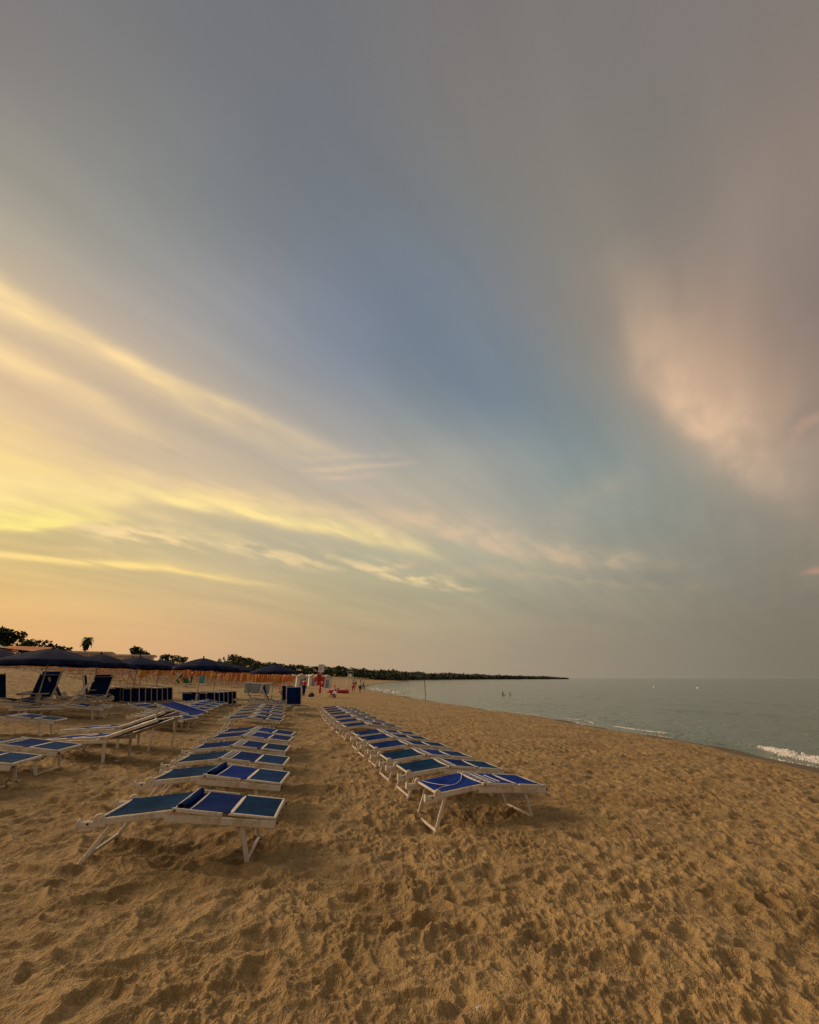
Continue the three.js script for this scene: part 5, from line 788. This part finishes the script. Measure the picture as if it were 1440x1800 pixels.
person(15.1, -72.3, 0.6, { pose: 'sit', bottom: M.dark, y: WATER - 0.40, label: 'swimmer with shoulders out of the sea, left of the two' });
person(16.1, -72.0, -0.8, { pose: 'sit', bottom: M.dark, y: WATER - 0.52, label: 'swimmer with only the head above the sea, right of the two', h: 0.95 });

// ---------------------------------------------------------------- trees
function leafCloud(list, n, size, seed, flatten = 0.8) {     // leaf clumps spread through lobes (x, y, z, rx, ry)
  const r = rng(seed), pos = [], nor = [];
  const tot = list.reduce((s, l) => s + l[3] * l[3] * l[4], 0), a = V(), b = V(), c = V();
  for (const [x, y, z, rx, ry] of list) {
    const m = Math.max(6, Math.round(n * rx * rx * ry / tot));
    for (let i = 0; i < m; i++) {
      const u = r() * 2 - 1, t = r() * Math.PI * 2, q = Math.sqrt(1 - u * u), d = Math.pow(r(), 0.28) * (0.88 + 0.3 * r());
      const cx = x + rx * d * q * Math.cos(t), cy = y + ry * d * u * (u < 0 ? flatten : 1), cz = z + rx * d * q * Math.sin(t);
      a.set(r() - 0.5, r() - 0.5, r() - 0.5).normalize(); b.set(r() - 0.5, (r() - 0.5) * 0.6, r() - 0.5).normalize(); c.crossVectors(a, b).normalize(); b.crossVectors(c, a);
      const s = size * (0.6 + 0.9 * r());
      for (const [p, w] of [[-1, -0.5], [0.2, -0.75], [1, 0.1], [-1, -0.5], [1, 0.1], [-0.1, 0.8]]) { pos.push(cx + s * (a.x * p + b.x * w), cy + s * (a.y * p + b.y * w), cz + s * (a.z * p + b.z * w)); nor.push(q * Math.cos(t) * 0.6 + c.x * 0.5, u * 0.6 + Math.abs(c.y) * 0.5, q * Math.sin(t) * 0.6 + c.z * 0.5); }
    }
  }
  const g = new THREE.BufferGeometry(); g.setAttribute('position', new THREE.Float32BufferAttribute(pos, 3)); g.setAttribute('normal', new THREE.Float32BufferAttribute(nor, 3)); return g;
}
function roundTree(name, x, z, h, w, leaves, size, label, group, seed, mat = M.leaf, low = 0.35) {
  const r = rng(seed), o = thing(name, label, 'tree', group), lobes = [], limbs = [], n = 7;
  for (let i = 0; i < n; i++) { const a = i * 2.4 + r(), d = w * (0.12 + 0.26 * r()), y = h * mixn(low + 0.12, 0.86, r()); lobes.push([d * Math.cos(a), y, d * Math.sin(a), w * (0.17 + 0.13 * r()), h * (0.10 + 0.08 * r())]); }
  lobes.push([0, h * 0.84, 0, w * 0.26, h * 0.14], [0, h * (low + 0.2), 0, w * 0.38, h * 0.18]);
  for (const l of lobes.slice(0, 5)) limbs.push(rod(V(0, h * low * 0.8, 0), V(l[0] * 0.9, l[1], l[2] * 0.9), 0.018 * h, 0.006 * h, 5));
  const tr = part(o, 'trunk', rod(V(0, -0.5, 0), V(0.02 * h, h * (low + 0.25), 0), 0.032 * h, 0.016 * h, 7), M.bark); part(tr, 'limbs', merge(limbs), M.bark);
  part(o, 'crown', leafCloud(lobes, leaves, size, seed + 1), mat);
  o.position.set(x, ground(x, z), z); return o;
}
roundTree('pine_tree', -91.5, -95, 9.3, 8.5, 1800, 0.34, 'tall dark pine at the left edge above the umbrellas', 'trees behind the beach', 3, M.pineLeaf, 0.3);
roundTree('pine_tree', -96, -99, 8.0, 7, 1300, 0.34, 'dark pine cut by the left edge', 'trees behind the beach', 4, M.pineLeaf, 0.25);
[[-86.5, -101, 7.0, 8.5, 'broad low bush right of the left palm'], [-83, -101, 5.9, 6.5, 'low bush in the middle between the two palms'], [-80.5, -104, 3.6, 4, 'small bush just left of the tall palm'], [-78.5, -107, 4.2, 5, 'small bush behind the tall palm'], [-75, -108, 4.1, 4.5, 'small bush right of the tall palm'], [-82.5, -131, 7.6, 5.6, 'dark round tree standing alone above the pavilions'], [-80.5, -131, 6.6, 4.2, 'smaller tree leaning on the lone round tree'], [-78, -139, 6.0, 7, 'low tree right of the lone round tree'], [-81.5, -152, 6.3, 7, 'low tree behind the middle umbrellas']]
  .forEach(([x, z, h, w, l], i) => roundTree('dark_tree', x, z, h, w, 900, 0.33, l, 'trees behind the beach', 20 + i, M.leaf, 0.18));
function palm(x, z, h, label, seed, fr = 1.9) {
  const r = rng(seed), o = thing('palm_tree', label, 'tree', 'palms behind the beach');
  part(o, 'trunk', wire([V(0, -0.5, 0), V(0.1, h * 0.4, 0), V(0.02, h * 0.8, 0.05), V(0, h - 0.3, 0)], 0.24, 12), M.bark);
  const fg = []; for (let k = 0; k < 34; k++) {
    const a = k * 2.399, up = 1.2 - 2.2 * (k / 34), pos = [], idx = [], n = 8;
    for (let i = 0; i <= n; i++) { const t = i / n, rr = fr * t, y = fr * (Math.sin(up) * t - 0.75 * t * t), w = 0.34 * Math.sin(Math.PI * Math.min(1, t * 0.92 + 0.06)) * (i % 2 ? 1 : 0.45); const cx = Math.cos(a) * rr * Math.cos(up * 0.6), cz = Math.sin(a) * rr * Math.cos(up * 0.6); pos.push(cx - Math.sin(a) * w, h + y - w * 0.5, cz + Math.cos(a) * w, cx, h + y, cz, cx + Math.sin(a) * w, h + y - w * 0.5, cz - Math.cos(a) * w); }
    for (let i = 0; i < n; i++) for (const q of [0, 1]) { const p = i * 3 + q; idx.push(p, p + 1, p + 3, p + 1, p + 4, p + 3); }
    const g = new THREE.BufferGeometry(); g.setAttribute('position', new THREE.Float32BufferAttribute(pos, 3)); g.setIndex(idx); g.computeVertexNormals(); part(o, 'frond', g, M.leaf);
  }
  part(o, 'dead_frond_skirt', leafCloud([[0, h - 1.5, 0, 0.65, 1.3]], 160, 0.28, seed + 7), M.bark);
  o.position.set(x, ground(x, z), z);
}
palm(-90.2, -101, 6.4, 'bushy palm right of the tall dark pine', 51, 2.7);
palm(-78.2, -104, 7.6, 'slender palm standing alone between the low bushes', 52, 1.5);
{ // pines along the back of the beach that can still be told apart
  const r = rng(71); let n = 0;
  const spots = []; for (let i = 0; i < 46; i++) { const t = i / 45, px = 404 + 310 * t + 8 * (r() - 0.5), Z = mixn(185, 430, Math.pow(t, 0.9)) + 22 * (r() - 0.3) * (i % 2 ? 1 : 2); spots.push([(px - 720) / 777 * Z, -Z, t]); }
  const ones = ['first', 'second', 'third', 'fourth', 'fifth', 'sixth', 'seventh', 'eighth', 'ninth', 'tenth', 'eleventh', 'twelfth', 'thirteenth', 'fourteenth', 'fifteenth', 'sixteenth', 'seventeenth', 'eighteenth', 'nineteenth', 'twentieth', 'twenty first', 'twenty second', 'twenty third', 'twenty fourth', 'twenty fifth', 'twenty sixth', 'twenty seventh', 'twenty eighth'];
  const seen = [0, 0]; spots.sort((a, b) => px(a[0], a[1]) - px(b[0], b[1]));
  for (const [x, z, t] of spots) { const h = (t < 0.1 ? 8.2 : mixn(6.2, 8.6, t) + 1.3 * (r() - 0.5)), far = t > 0.5, k = px(x, z) > 560 ? 1 : 0; roundTree('belt_pine', x, z, h, h * (1.05 + 0.45 * r()), far ? 230 : 420, far ? 0.62 : 0.45, `${ones[seen[k]++]} pine from the left in the dark belt ${k ? 'beyond the lifebuoy post' : 'behind the orange umbrellas'}`, k ? 'pines beyond the lifebuoy post' : 'pines behind the orange umbrellas', 100 + n++, M.leaf, 0.12); }
  function px(x, z) { return 720 + 777 * x / -z; }
}
{ // the wooded far coast reads as one mass
  const r = rng(81), lobes = [];
  for (let i = 0; i < 2600; i++) { const z = -400 - 770 * Math.pow(r(), 0.8), s = 10 + 70 * r() * r(), x = shoreX(z) - s, end = smooth(-1165, -960, z), h = mixn(2.2, 7.6, end) * (0.7 + 0.5 * r()) * (0.8 + 0.35 * noise(x * 0.02, z * 0.02)); if (z < -1165) continue; lobes.push([x, ground(x, z) + h * 0.42, z, 2.6 + 2.4 * r(), h * 0.58]); }
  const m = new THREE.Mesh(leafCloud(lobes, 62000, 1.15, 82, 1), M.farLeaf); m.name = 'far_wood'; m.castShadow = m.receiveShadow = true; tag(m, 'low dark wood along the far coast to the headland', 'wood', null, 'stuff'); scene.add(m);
}
renderer.render(scene, camera);
